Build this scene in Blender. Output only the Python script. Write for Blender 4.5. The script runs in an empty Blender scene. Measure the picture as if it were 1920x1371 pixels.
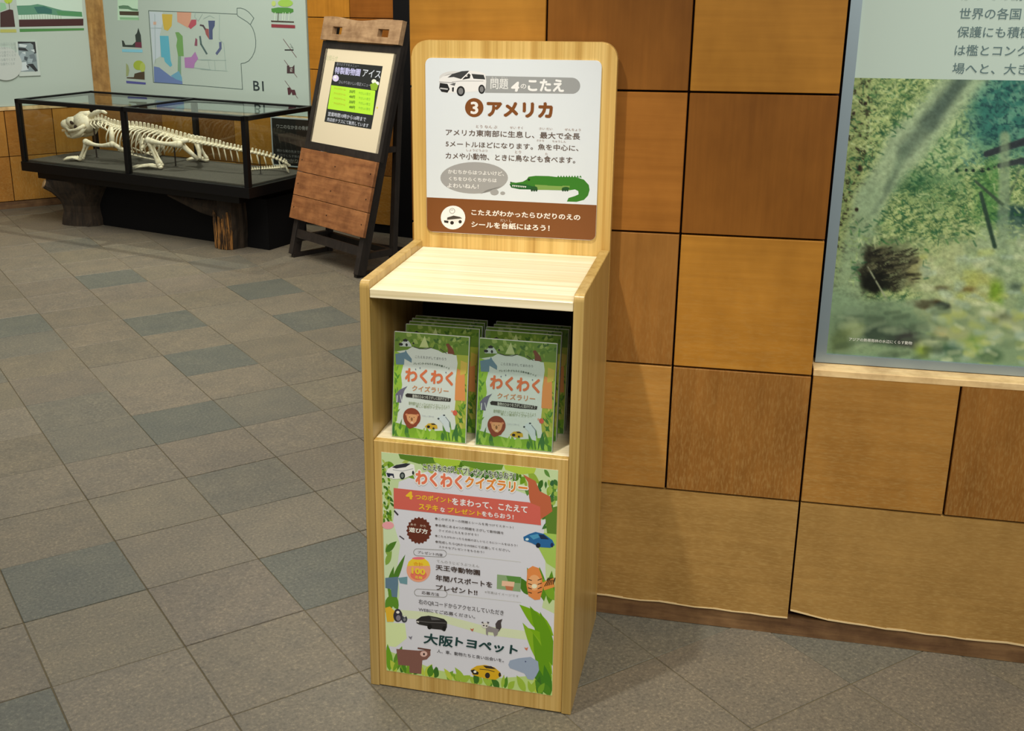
import bpy, bmesh, math, random
import numpy as np
from mathutils import Vector, Matrix, Euler

random.seed(7); RNG = np.random.default_rng(11)
SC = bpy.context.scene
COL = SC.collection
PI = math.pi

# ------------------------------------------------------------------ camera, world, lights, exposure
FOC, TILT, ROLL, CAMH = 2117.3, 0.3080, -0.0026, 1.4788
cam_d = bpy.data.cameras.new('camera'); cam = bpy.data.objects.new('camera', cam_d); COL.objects.link(cam)
cam_d.sensor_fit = 'HORIZONTAL'; cam_d.sensor_width = 36.0; cam_d.lens = 36.0 * FOC / 1920.0
cam_d.shift_x = (960 - 854.3) / 1920.0; cam_d.shift_y = -(685.5 - 628.2) / 1920.0
cam_d.clip_start = 0.05; cam_d.clip_end = 60
ct, st, cr, sr = math.cos(TILT), math.sin(TILT), math.cos(ROLL), math.sin(ROLL)
fwd = Vector((0, ct, -st)); up0 = Vector((0, st, ct)); r0 = Vector((1, 0, 0))
rv = r0 * cr + up0 * sr; uv_ = -r0 * sr + up0 * cr
cam.matrix_world = Matrix(((rv.x, uv_.x, -fwd.x, 0), (rv.y, uv_.y, -fwd.y, 0), (rv.z, uv_.z, -fwd.z, CAMH), (0, 0, 0, 1)))
SC.camera = cam
vs = SC.view_settings
vs.view_transform = 'Standard'; vs.look = 'None'; vs.exposure = 0.0; vs.gamma = 1.0; vs.use_curve_mapping = False

W = bpy.data.worlds.new('room_light'); SC.world = W; W.use_nodes = True
W.node_tree.nodes['Background'].inputs[0].default_value = (1.0, 0.965, 0.90, 1)
W.node_tree.nodes['Background'].inputs[1].default_value = 0.29

def light(name, kind, loc, target, energy, color=(1, .95, .86), size=1.0, size_y=None, cone=None, blend=.5):
    d = bpy.data.lights.new(name, kind); d.energy = energy; d.color = color
    if kind == 'AREA':
        d.size = size
        if size_y: d.shape = 'RECTANGLE'; d.size_y = size_y
    elif kind == 'SPOT':
        d.shadow_soft_size = size; d.spot_size = cone; d.spot_blend = blend
    o = bpy.data.objects.new(name, d); COL.objects.link(o); o.location = loc
    o.rotation_euler = (Vector(target) - Vector(loc)).to_track_quat('-Z', 'Y').to_euler()
    return o
light('spotlight', 'SPOT', (-.36, 1.62, 2.65), (.05, 2.28, .86), 122, (1, .95, .86), .028, cone=math.radians(42), blend=.9)
light('overhead_area', 'AREA', (-1.2, 4.6, 3.0), (-1.4, 5.6, 0), 114, (1, .94, .82), 2.4, 2.4)
light('overhead_area', 'AREA', (.75, -.7, 2.9), (1.0, 2.3, .1), 78, (1, .95, .84), 1.6, 1.6)  # unseen frontal fill, added to brighten the right wall and floor
light('spotlight', 'SPOT', (1.25, 1.70, 3.0), (1.05, 1.85, 0), 120, (1, .95, .85), .05, cone=math.radians(50), blend=1)  # unseen spot, added to lift the floor at the right
light('spotlight', 'SPOT', (-1.35, 7.10, 3.0), (-1.75, 6.72, .4), 185, (1, .93, .80), .04, cone=math.radians(50), blend=.8)

# ------------------------------------------------------------------ materials
def lin(c):
    c = c / 255.0
    return c / 12.92 if c <= .04045 else ((c + .055) / 1.055) ** 2.4
def rgb(r, g, b, k=1.0): return (min(1, lin(r) * k), min(1, lin(g) * k), min(1, lin(b) * k), 1)
def newmat(name):
    m = bpy.data.materials.new(name); m.use_nodes = True
    nt = m.node_tree; b = nt.nodes['Principled BSDF']
    return m, nt, b
def plain(name, col, rough=.5, spec=.5, metal=0):
    m, nt, b = newmat(name)
    b.inputs['Base Color'].default_value = col; b.inputs['Roughness'].default_value = rough
    b.inputs['Specular IOR Level'].default_value = spec; b.inputs['Metallic'].default_value = metal
    return m
def N(nt, t, **kw):
    n = nt.nodes.new(t)
    for k, v in kw.items(): setattr(n, k, v)
    return n
def ramp(nt, stops):
    n = nt.nodes.new('ShaderNodeValToRGB'); cr_ = n.color_ramp
    while len(cr_.elements) < len(stops): cr_.elements.new(.5)
    for e, (p, c) in zip(cr_.elements, stops): e.position = p; e.color = c
    return n
def mixc(nt, fac, a, b, mode='MIX'):
    n = nt.nodes.new('ShaderNodeMix'); n.data_type = 'RGBA'; n.blend_type = mode
    for inp, v in ((n.inputs[0], fac), (n.inputs[6], a), (n.inputs[7], b)):
        if hasattr(v, 'is_output'): nt.links.new(v, inp)
        else: inp.default_value = v
    return n.outputs[2]
def coords(nt, scale, kind='Object', rnd=False):
    tc = N(nt, 'ShaderNodeTexCoord'); mp = N(nt, 'ShaderNodeMapping'); mp.inputs['Scale'].default_value = scale
    nt.links.new(tc.outputs[kind], mp.inputs[0])
    if rnd:
        oi = N(nt, 'ShaderNodeObjectInfo'); mul = N(nt, 'ShaderNodeMath', operation='MULTIPLY'); mul.inputs[1].default_value = 37.0
        nt.links.new(oi.outputs['Random'], mul.inputs[0]); cb = N(nt, 'ShaderNodeCombineXYZ')
        for i in range(3): nt.links.new(mul.outputs[0], cb.inputs[i])
        nt.links.new(cb.outputs[0], mp.inputs['Location'])
    return mp.outputs[0]
def noise(nt, vec, scale, detail=3, rough=.5):
    n = N(nt, 'ShaderNodeTexNoise'); n.inputs['Scale'].default_value = scale
    n.inputs['Detail'].default_value = detail; n.inputs['Roughness'].default_value = rough
    nt.links.new(vec, n.inputs['Vector']); return n.outputs['Fac']
def bump(nt, b, h, strength=.2, dist=.002):
    n = N(nt, 'ShaderNodeBump'); n.inputs['Strength'].default_value = strength; n.inputs['Distance'].default_value = dist
    nt.links.new(h, n.inputs['Height']); nt.links.new(n.outputs[0], b.inputs['Normal'])

def panel_wood(name, vertical):
    """stained plywood facing; the object's own colour gives each board its stain"""
    m, nt, b = newmat(name)
    long, across = 2.0, 46.0
    sc = (across, 8, long) if vertical else (long, 8, across)
    v = coords(nt, sc, rnd=True)
    f = noise(nt, v, 1.6, 4, .6)
    v2 = coords(nt, (9, 9, 5), rnd=True); f2 = noise(nt, v2, 1.3, 3, .6)
    v3 = coords(nt, (260, 60, 60) if vertical else (60, 60, 260), rnd=True); f3 = noise(nt, v3, 1.0, 2, .6)
    oi = N(nt, 'ShaderNodeObjectInfo')
    r = ramp(nt, [(.30, (.90, .89, .86, 1)), (.72, (1.08, 1.09, 1.10, 1))]); nt.links.new(f, r.inputs[0])
    r2 = ramp(nt, [(.30, (.88, .86, .84, 1)), (.72, (1.11, 1.12, 1.14, 1))]); nt.links.new(f2, r2.inputs[0])
    c = mixc(nt, 1, oi.outputs['Color'], r.outputs[0], 'MULTIPLY')
    c = mixc(nt, 1, c, r2.outputs[0], 'MULTIPLY')
    # scuffed, paler patches low on the wall
    geo = N(nt, 'ShaderNodeNewGeometry'); sep = N(nt, 'ShaderNodeSeparateXYZ'); nt.links.new(geo.outputs['Position'], sep.inputs[0])
    mr = N(nt, 'ShaderNodeMapRange'); mr.inputs[1].default_value = .95; mr.inputs[2].default_value = .1
    mr.inputs[3].default_value = 0; mr.inputs[4].default_value = 1; nt.links.new(sep.outputs[2], mr.inputs[0])
    r3 = ramp(nt, [(.45, (0, 0, 0, 1)), (.75, (1, 1, 1, 1))]); nt.links.new(f3, r3.inputs[0])
    mm = N(nt, 'ShaderNodeMath', operation='MULTIPLY'); nt.links.new(mr.outputs[0], mm.inputs[0]); nt.links.new(r3.outputs[0], mm.inputs[1])
    m2 = N(nt, 'ShaderNodeMath', operation='MULTIPLY'); nt.links.new(mm.outputs[0], m2.inputs[0]); m2.inputs[1].default_value = .55
    c = mixc(nt, m2.outputs[0], c, (.52, .34, .12, 1))
    nt.links.new(c, b.inputs['Base Color']); b.inputs['Roughness'].default_value = .48
    b.inputs['Specular IOR Level'].default_value = .16
    bump(nt, b, f, .06, .0006)
    return m
WOOD_V = panel_wood('stained_veneer_vertical_grain', True)
WOOD_H = panel_wood('stained_veneer_horizontal_grain', False)

def pine(name, axis, base=(.66, .435, .135), dark=(.50, .290, .068), seed=0.0):
    """laminated pine: narrow staves running along `axis` ('x' or 'z')"""
    m, nt, b = newmat(name)
    if axis == 'z': s1, s2, s3 = (46, 46, .8), (190, 190, 1.4), (15, 15, 2.6)
    else: s1, s2, s3 = (.9, 34, 34), (1.6, 150, 150), (2.2, 11, 11)
    tc = N(nt, 'ShaderNodeTexCoord'); add = N(nt, 'ShaderNodeVectorMath', operation='ADD'); add.inputs[1].default_value = (seed, seed * .7, seed * 1.3)
    nt.links.new(tc.outputs['Object'], add.inputs[0])
    def mp(s):
        n = N(nt, 'ShaderNodeMapping'); n.inputs['Scale'].default_value = s; nt.links.new(add.outputs[0], n.inputs[0]); return n.outputs[0]
    f1, f2, f3 = noise(nt, mp(s1), 1, 3, .6), noise(nt, mp(s2), 1, 3, .6), noise(nt, mp(s3), 1, 1, .5)
    r1 = ramp(nt, [(.28, dark + (1,)), (.50, base + (1,)), (.75, (base[0] * 1.05, base[1] * 1.10, base[2] * 1.22, 1))]); nt.links.new(f1, r1.inputs[0])
    r2 = ramp(nt, [(.30, (.80, .77, .66, 1)), (.55, (1, 1, 1, 1)), (.8, (1.06, 1.06, 1.1, 1))]); nt.links.new(f2, r2.inputs[0])
    r3 = ramp(nt, [(.35, (.92, .90, .84, 1)), (.65, (1.04, 1.05, 1.1, 1))]); nt.links.new(f3, r3.inputs[0])
    c = mixc(nt, 1, r1.outputs[0], r2.outputs[0], 'MULTIPLY'); c = mixc(nt, 1, c, r3.outputs[0], 'MULTIPLY')
    nt.links.new(c, b.inputs['Base Color']); b.inputs['Roughness'].default_value = .33; b.inputs['Specular IOR Level'].default_value = .5
    bump(nt, b, f2, .05, .0006)
    return m
PINE_Z = pine('laminated_pine_upright', 'z')
PINE_X = pine('laminated_pine_level', 'x', base=(.93, .83, .58), dark=(.86, .72, .44), seed=3.1)  # paler wood, whitened further so the lit top looks blown out
PINE_SHADED = pine('laminated_pine_side_shaded', 'z', base=(.53, .36, .118), dark=(.43, .275, .078), seed=8.4)  # same pine, darkened: the sides' shade is put into the colour

def rough_wood(name, a, bcol, axis='x', rough=.6):
    m, nt, b = newmat(name)
    v = coords(nt, (3, 30, 30) if axis == 'x' else (30, 30, 3), rnd=True); f = noise(nt, v, 1.5, 5, .65)
    v2 = coords(nt, (14, 14, 14), rnd=True); f2 = noise(nt, v2, 1, 4, .6)
    r = ramp(nt, [(.3, a + (1,)), (.7, bcol + (1,))]); nt.links.new(f, r.inputs[0])
    r2 = ramp(nt, [(.3, (.62, .56, .5, 1)), (.6, (1.05, 1.05, 1.05, 1))]); nt.links.new(f2, r2.inputs[0])
    c = mixc(nt, 1, r.outputs[0], r2.outputs[0], 'MULTIPLY'); nt.links.new(c, b.inputs['Base Color'])
    b.inputs['Roughness'].default_value = rough; bump(nt, b, f, .3, .002)
    return m
PLANK = rough_wood('reddish_plank', (.25, .092, .028), (.42, .178, .060))
HEADER = rough_wood('pale_brown_plank', (.31, .185, .092), (.48, .31, .165))
DARKW = rough_wood('dark_brown_wood', (.011, .008, .007), (.028, .020, .015), 'z', .55)
BARK = rough_wood('dark_bark', (.008, .006, .004), (.050, .032, .017), 'z', .9)
CUTWOOD = rough_wood('cut_log_face', (.32, .2, .09), (.5, .34, .17), 'x', .8)
SKIRT = rough_wood('brown_skirting', (.12, .055, .022), (.27, .15, .06))
LEDGE = rough_wood('pale_ledge_wood', (.74, .50, .22), (.90, .68, .36))
BLACK = plain('black_paint', rgb(9, 9, 11), .4, .25)
MATTBLACK = plain('matt_black', rgb(8, 8, 10), .8, .2)
JOINT = plain('dark_red_joint', rgb(38, 10, 12), .8, .2)
PALE = plain('pale_blue_green_board', rgb(184, 203, 194), .38, .4)
METAL = plain('brushed_aluminium', rgb(150, 168, 178), .38, .5, .55)
WHITE = plain('white_card', rgb(232, 236, 238), .5, .4)
CREAM = plain('cream_board', rgb(232, 220, 190), .55, .3)
PINKF = plain('screw', rgb(60, 55, 50), .4, .5, .8)
DARKIN = plain('shelf_shade_dark', rgb(30, 26, 22), .7, .3)

def deck_material():
    m, nt, b = newmat('dark_grey_carpet')
    v = coords(nt, (120, 120, 120)); f = noise(nt, v, 2, 3, .7)
    r = ramp(nt, [(.3, rgb(52, 50, 44)), (.7, rgb(88, 84, 74))]); nt.links.new(f, r.inputs[0])
    nt.links.new(r.outputs[0], b.inputs['Base Color']); b.inputs['Roughness'].default_value = .9
    return m
DECK = deck_material()
def bone_material():
    m, nt, b = newmat('bone')
    v = coords(nt, (30, 30, 30)); f = noise(nt, v, 2, 3, .6)
    r = ramp(nt, [(.3, (.72, .62, .42, 1)), (.7, (.88, .82, .65, 1))]); nt.links.new(f, r.inputs[0])
    nt.links.new(r.outputs[0], b.inputs['Base Color']); b.inputs['Roughness'].default_value = .55
    return m
BONE = bone_material()
def glass_material():
    m = bpy.data.materials.new('clear_glass'); m.use_nodes = True; nt = m.node_tree; nt.nodes.clear()
    out = N(nt, 'ShaderNodeOutputMaterial'); mx = N(nt, 'ShaderNodeMixShader'); fr = N(nt, 'ShaderNodeFresnel'); fr.inputs[0].default_value = 1.5
    tr = N(nt, 'ShaderNodeBsdfTransparent'); tr.inputs[0].default_value = (.95, .975, .965, 1)
    gl = N(nt, 'ShaderNodeBsdfGlossy'); gl.inputs['Roughness'].default_value = .01
    ge = N(nt, 'ShaderNodeNewGeometry'); inv = N(nt, 'ShaderNodeMath', operation='SUBTRACT'); inv.inputs[0].default_value = 1; nt.links.new(ge.outputs['Backfacing'], inv.inputs[1])
    mu = N(nt, 'ShaderNodeMath', operation='MULTIPLY'); nt.links.new(fr.outputs[0], mu.inputs[0]); nt.links.new(inv.outputs[0], mu.inputs[1])
    nt.links.new(mu.outputs[0], mx.inputs[0]); nt.links.new(tr.outputs[0], mx.inputs[1]); nt.links.new(gl.outputs[0], mx.inputs[2])
    nt.links.new(mx.outputs[0], out.inputs[0]); return m
GLASS = glass_material()
def tile_material():
    m, nt, b = newmat('granite_paver')
    v = coords(nt, (1, 1, 1), rnd=True)
    f = noise(nt, v, 125, 4, .75); f2 = noise(nt, v, 9, 3, .6); f3 = noise(nt, v, 420, 2, .6)
    oi = N(nt, 'ShaderNodeObjectInfo')
    r = ramp(nt, [(.32, (.62, .62, .62, 1)), (.46, (.90, .90, .90, 1)), (.56, (1.03, 1.02, 1.0, 1)), (.67, (1.55, 1.50, 1.38, 1))]); nt.links.new(f, r.inputs[0])
    r2 = ramp(nt, [(.3, (.88, .90, .92, 1)), (.7, (1.1, 1.08, 1.04, 1))]); nt.links.new(f2, r2.inputs[0])
    c = mixc(nt, 1, oi.outputs['Color'], r.outputs[0], 'MULTIPLY'); c = mixc(nt, 1, c, r2.outputs[0], 'MULTIPLY')
    nt.links.new(c, b.inputs['Base Color']); b.inputs['Roughness'].default_value = .52; b.inputs['Specular IOR Level'].default_value = .4
    bump(nt, b, f3, .25, .001)
    return m
TILE = tile_material()
GROUT = plain('sandy_grout', rgb(104, 95, 74), .9, .2)
def print_material(name, rough=.45, spec=.4):
    m, nt, b = newmat(name)
    a = N(nt, 'ShaderNodeVertexColor'); a.layer_name = 'ink'
    nt.links.new(a.outputs['Color'], b.inputs['Base Color']); b.inputs['Roughness'].default_value = rough
    b.inputs['Specular IOR Level'].default_value = spec; return m
INK = print_material('printed_ink')
GLOSSY_INK = print_material('laminated_print', .25, .5)

# ------------------------------------------------------------------ object helpers
def link(o, parent=None):
    COL.objects.link(o)
    if parent: o.parent = parent
    return o
def empty(name, loc=(0, 0, 0), rz=0.0, parent=None):
    o = bpy.data.objects.new(name, None); o.empty_display_size = .1; o.location = loc; o.rotation_euler = (0, 0, rz)
    return link(o, parent)
def tag(o, label=None, cat=None, group=None, kind=None):
    if label: o['label'] = label
    if cat: o['category'] = cat
    if group: o['group'] = group
    if kind: o['kind'] = kind
    return o
def mesh(name, verts, faces, mat, parent=None, smooth=False):
    me = bpy.data.meshes.new(name); me.from_pydata([tuple(v) for v in verts], [], faces); me.update()
    if mat: me.materials.append(mat)
    if smooth:
        for p in me.polygons: p.use_smooth = True
    return link(bpy.data.objects.new(name, me), parent)
class MB:
    """collects shapes into one bmesh; M is a matrix every shape goes through"""
    def __init__(s, M=None): s.bm = bmesh.new(); s.M = M or Matrix.Identity(4)
    def v(s, p): return s.bm.verts.new(s.M @ Vector(p))
    def box(s, a, b):
        x0, y0, z0 = a; x1, y1, z1 = b
        c = [s.v(p) for p in ((x0, y0, z0), (x1, y0, z0), (x1, y1, z0), (x0, y1, z0), (x0, y0, z1), (x1, y0, z1), (x1, y1, z1), (x0, y1, z1))]
        for f in ((0, 3, 2, 1), (4, 5, 6, 7), (0, 1, 5, 4), (1, 2, 6, 5), (2, 3, 7, 6), (3, 0, 4, 7)): s.bm.faces.new([c[i] for i in f])
        return s
    def prism(s, pts, axis, a, b):
        """outline pts (2D) extruded along axis from a to b"""
        def P3(p, t):
            return {'x': (t, p[0], p[1]), 'y': (p[0], t, p[1]), 'z': (p[0], p[1], t)}[axis]
        A = [s.v(P3(p, a)) for p in pts]; B = [s.v(P3(p, b)) for p in pts]; n = len(pts)
        s.bm.faces.new(A[::-1]); s.bm.faces.new(B)
        for i in range(n): s.bm.faces.new((A[i], A[(i + 1) % n], B[(i + 1) % n], B[i]))
        return s
    def tube(s, pts, rad, n=8):
        pts = [Vector(p) for p in pts]
        if not isinstance(rad, (list, tuple)): rad = [rad] * len(pts)
        rings = []
        for i, p in enumerate(pts):
            d = (pts[min(i + 1, len(pts) - 1)] - pts[max(i - 1, 0)]).normalized()
            a = d.orthogonal().normalized() if i == 0 else (a - d * a.dot(d)).normalized()
            b = d.cross(a)
            rings.append([s.v(p + (a * math.cos(2 * PI * k / n) + b * math.sin(2 * PI * k / n)) * rad[i]) for k in range(n)])
        for i in range(len(rings) - 1):
            for k in range(n): s.bm.faces.new((rings[i][k], rings[i][(k + 1) % n], rings[i + 1][(k + 1) % n], rings[i + 1][k]))
        s.bm.faces.new(rings[0][::-1]); s.bm.faces.new(rings[-1])
        return s
    def ball(s, c, r, rot=None, u=10, v=7):
        r = r if isinstance(r, (tuple, list)) else (r, r, r)
        R = rot.to_matrix().to_4x4() if rot else Matrix.Identity(4)
        M = s.M @ Matrix.Translation(c) @ R @ Matrix.Diagonal((r[0], r[1], r[2], 1))
        bmesh.ops.create_uvsphere(s.bm, u_segments=u, v_segments=v, radius=1, matrix=M)
        return s
    def bevel(s, w, seg=1):
        bmesh.ops.bevel(s.bm, geom=s.bm.edges[:], offset=w, segments=seg, affect='EDGES', clamp_overlap=True); return s
    def make(s, name, mat, parent=None, smooth=False):
        bmesh.ops.recalc_face_normals(s.bm, faces=s.bm.faces[:])
        me = bpy.data.meshes.new(name); s.bm.to_mesh(me); s.bm.free()
        if mat: me.materials.append(mat)
        if smooth:
            for p in me.polygons: p.use_smooth = True
        return link(bpy.data.objects.new(name, me), parent)
def box(name, a, b, mat, parent=None, bev=0):
    m = MB().box(a, b)
    if bev: m.bevel(bev)
    return m.make(name, mat, parent)
def copy(o, parent=None):
    c = o.copy(); COL.objects.link(c); c.parent = parent; return c
def copy_tree(o, parent=None):
    c = copy(o, parent)
    for ch in list(o.children): copy_tree(ch, c)
    return c
def rrect(x0, z0, x1, z1, r, n=6):
    out = []
    for cx, cz, a0 in ((x1 - r, z1 - r, 0), (x0 + r, z1 - r, 90), (x0 + r, z0 + r, 180), (x1 - r, z0 + r, 270)):
        for k in range(n + 1):
            a = math.radians(a0 + 90 * k / n); out.append((cx + r * math.cos(a), cz + r * math.sin(a)))
    return out

# ------------------------------------------------------------------ flat print: polygons with a colour each on a thin sheet
def homography(src, dst):
    A = []; B = []
    for (x, y), (u, v) in zip(src, dst):
        A.append([x, y, 1, 0, 0, 0, -u * x, -u * y]); B.append(u)
        A.append([0, 0, 0, x, y, 1, -v * x, -v * y]); B.append(v)
    h = np.linalg.solve(np.array(A, float), np.array(B, float))
    def f(x, y):
        w = h[6] * x + h[7] * y + 1
        return ((h[0] * x + h[1] * y + h[2]) / w, (h[3] * x + h[4] * y + h[5]) / w)
    return f
UNIT = ((0, 0), (1, 0), (1, 1), (0, 1))
_font = {}
def text_shape(s):
    key = s
    if key in _font: return _font[key]
    c = bpy.data.curves.new('t', 'FONT'); c.body = s; c.size = 1; c.resolution_u = 3
    o = bpy.data.objects.new('t', c); COL.objects.link(o)
    dg = bpy.context.evaluated_depsgraph_get(); ev = o.evaluated_get(dg); me = ev.to_mesh()
    V = [(v.co.x, v.co.y) for v in me.vertices]; F = [tuple(p.vertices) for p in me.polygons]
    ev.to_mesh_clear(); bpy.data.objects.remove(o); bpy.data.curves.remove(c)
    _font[key] = (V, F); return V, F
class Print:
    """art in layout units (top left 0,0 to bottom right 1,1, or any quad) laid on a sheet of w x h metres.
    place(u, v, t) gives the 3D point; t is the height above the sheet."""
    def __init__(s, place, white=(222, 226, 228), quad=None, step=2e-5, t0=1e-4, asp=None, grow=.84):
        s.grow = grow
        if asp is None:
            a, b, c = (Vector(place(*q)) for q in ((0, 0, 0), (1, 0, 0), (0, 1, 0))); asp = (c - a).length / (b - a).length
        s.asp = asp; s.place = place; s.V = []; s.F = []; s.C = []; s.t = t0; s.step = step; s.cuts = []; s.vmark = s.fmark = 0
        s.map = homography(quad, UNIT) if quad else (lambda x, y: (x, y))
        s.w = tuple(.86 / lin(k) for k in white)
    wash = 0.0      # glass haze put into the ink: how far the colours sink into the board's own
    def col(s, c):
        c = [c[i] * (1 - s.wash) + (168, 184, 176)[i] * s.wash for i in range(3)]
        return tuple(min(.95, lin(c[i]) * s.w[i]) for i in range(3)) + (1,)
    def unit_poly(s, pts, col, faces=None):
        b = len(s.V); s.V += [s.place(u, v, s.t) for u, v in pts]
        faces = faces or [tuple(range(len(pts)))]
        c = s.col(col)
        for f in faces: s.F.append(tuple(b + i for i in f)); s.C.append(c)
        s.t += s.step
    auto = False
    def poly(s, pts, col):
        if s.auto: s.cut()
        s.unit_poly([s.map(*p) for p in pts], col)
    def rect(s, x0, y0, x1, y1, col): s.poly([(x0, y0), (x1, y0), (x1, y1), (x0, y1)], col)
    def ell(s, cx, cy, rx, ry, col, n=28, rot=0, a0=0, a1=360):
        r = math.radians(rot); P = []
        for k in range(n):
            a = math.radians(a0 + (a1 - a0) * k / (n if a1 - a0 == 360 else n - 1))
            x, y = rx * math.cos(a), ry * math.sin(a)
            P.append((cx + x * math.cos(r) - y * math.sin(r), cy + x * math.sin(r) + y * math.cos(r)))
        s.poly(P, col)
    def star(s, cx, cy, r0, r1, n, col):
        s.poly([(cx + (r0 if k % 2 else r1) * math.cos(PI * k / n), cy + (r0 if k % 2 else r1) * math.sin(PI * k / n)) for k in range(2 * n)], col)
    def line(s, pts, w, col, closed=False):
        pts = list(pts)
        if closed: pts.append(pts[0])
        pts3 = []; F = []
        for (x0, y0), (x1, y1) in zip(pts, pts[1:]):
            L = math.hypot(x1 - x0, y1 - y0) or 1; nx, ny = -(y1 - y0) / L * w / 2, (x1 - x0) / L * w / 2
            ex, ey = (x1 - x0) / L * w * .3, (y1 - y0) / L * w * .3
            b = len(pts3); pts3 += [(x0 + nx - ex, y0 + ny - ey), (x1 + nx + ex, y1 + ny + ey), (x1 - nx + ex, y1 - ny + ey), (x0 - nx - ex, y0 - ny - ey)]
            F.append((b, b + 1, b + 2, b + 3))
        s.unit_poly([s.map(*p) for p in pts3], col, F)
    def leaf(s, x0, y0, x1, y1, w, col, bend=0.0, vein=None):
        L = math.hypot(x1 - x0, y1 - y0) or 1; dx, dy = (x1 - x0) / L, (y1 - y0) / L; nx, ny = -dy, dx
        A = []; B = []
        for k in range(9):
            t = k / 8; ww = w * .5 * math.sin(PI * t ** .75) ** .8 if 0 < t < 1 else 0
            off = bend * L * math.sin(PI * t) 
            cx, cy = x0 + dx * L * t + nx * off, y0 + dy * L * t + ny * off
            A.append((cx + nx * ww, cy + ny * ww)); B.append((cx - nx * ww, cy - ny * ww))
        s.poly(A + B[1:-1][::-1], col)
        if vein: s.line([((a[0] + b[0]) / 2, (a[1] + b[1]) / 2) for a, b in zip(A[1:-1], B[1:-1])], w * .07, vein)
    def text(s, txt, x0, y0, x1, y1, col, bold=0.0, outline=None, ow=.05, skew=0.0):
        """fits the line of type into the layout box"""
        s.cut(); u0, v0 = s.map(x0, y0); u1, v1 = s.map(x1, y1)
        V, F = text_shape(txt)
        if not V: return
        ax, bx = min(v[0] for v in V) - bold, max(v[0] for v in V) + bold; ay, by = min(v[1] for v in V) - bold, max(v[1] for v in V) + bold
        need = s.grow * (by - ay) / (bx - ax) * (u1 - u0) / s.asp      # keep the letters from being squashed
        if v1 - v0 < need: mid = (v0 + v1) / 2; v0, v1 = mid - need / 2, mid + need / 2
        base = s.t; st = max(s.step, 4e-6); own = s.step; s.step = st
        for r, c, n in (([(ow, outline, 10)] if outline else []) + [(bold, col, 5)]):
            for k in range(n if r > .004 else 1):      # weight: the letter struck several times, slightly shifted
                dx, dy = (r * math.cos(2 * PI * k / n), r * math.sin(2 * PI * k / n)) if r > .004 else (0, 0)
                s.unit_poly([(u0 + (u1 - u0) * ((x + dx - ax) / (bx - ax)) + skew * ((y + dy - ay) / (by - ay)), v1 - (v1 - v0) * ((y + dy - ay) / (by - ay))) for x, y in V], c, F)
        s.t = base + own * 2; s.step = own
    def piece(s, name, parent, mat=None, label=None):
        """what has been drawn since the last piece becomes an object of its own"""
        o = s._build(name, s.V[s.vmark:], [tuple(i - s.vmark for i in f) for f in s.F[s.fmark:]], s.C[s.fmark:], parent, mat)
        s.vmark, s.fmark = len(s.V), len(s.F)
        if label: o['label'] = label
        return o
    def make(s, name, parent, mat=None, label=None):
        if s.cuts:      # one object for each line of type / zone / stroke
            c = s.cuts + [(len(s.V), len(s.F))]; o = None
            for (v0, f0), (v1, f1) in zip(c, c[1:]):
                if f1 > f0: o = s._build(name, s.V[v0:v1], [tuple(i - v0 for i in f) for f in s.F[f0:f1]], s.C[f0:f1], parent, mat)
            return o
        if s.fmark: return s.piece(name, parent, mat, label)
        o = s._build(name, s.V, s.F, s.C, parent, mat)
        if label: o['label'] = label
        return o
    def _build(s, name, V, F, C, parent, mat):
        me = bpy.data.meshes.new(name); me.from_pydata(V, [], F); me.update()
        at = me.color_attributes.new('ink', 'FLOAT_COLOR', 'CORNER')
        buf = []
        for p, c in zip(me.polygons, C): buf += list(c) * p.loop_total
        at.data.foreach_set('color', buf); me.materials.append(mat or INK)
        return link(bpy.data.objects.new(name, me), parent)
    def cut(s): s.cuts.append((len(s.V), len(s.F)))
def front_sheet(x0, ztop, w, h, y):
    """a sheet facing -y"""
    return lambda u, v, t: (x0 + u * w, y - t, ztop - v * h)

# ------------------------------------------------------------------ wall frames: local x along the wall, y into it, z up
RW = dict(loc=(0, 2.5044, 0), rz=-.2322)
BW = dict(loc=(-2.42, 7.77, 0), rz=math.radians(-28.5))
LW = dict(loc=(-2.42, 7.77, 0), rz=math.radians(28.5))
ROWS = [.0498, .3470, .6477, .9488, 1.2486, 1.5486, 1.8486, 2.1486, 2.4486]

# ------------------------------------------------------------------ floor
GX, GY, GA = -.6284, 2.2749, .5431
gc, gs = math.cos(GA), math.sin(GA)
floor = box('floor', (-7.5, -1.5, -.06), (4.5, 10, -.0025), GROUT); tag(floor, kind='structure')
def local(frame, x, y):
    dx, dy = x - frame['loc'][0], y - frame['loc'][1]; c, s = math.cos(frame['rz']), math.sin(frame['rz'])
    return dx * c + dy * s, -dx * s + dy * c
camp = Vector((0, 0, CAMH))
def pix(x, y, z=0):
    d = Vector((x, y, z)) - camp; zz = d.dot(fwd)
    if zz < .1: return None
    return 854.3 + FOC * d.dot(rv) / zz, 628.2 - FOC * d.dot(uv_) / zz
cells = []
for i in range(-30, 40):
    for j in range(-30, 40):
        cx, cy = GX + .3 * ((i + .5) * gc - (j + .5) * gs), GY + .3 * ((i + .5) * gs + (j + .5) * gc)
        if cy < .7: continue
        u, d = local(RW, cx, cy)
        if u > -.12 and d > .2: continue
        if u > -.3 and d > 1.2: continue
        if local(BW, cx, cy)[1] > .2 or local(LW, cx, cy)[1] > .2: continue
        q = pix(cx, cy)
        if not q or q[0] < -160 or q[0] > 2080 or q[1] > 1600: continue
        cells.append((math.hypot(cx, cy), i, j, cx, cy))
cells.sort()
tile_bm = MB().box((-.1488, -.1488, -.012), (.1488, .1488, 0)); tile_bm.bevel(.0012)
proto = tile_bm.make('tile', TILE, floor)
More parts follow.
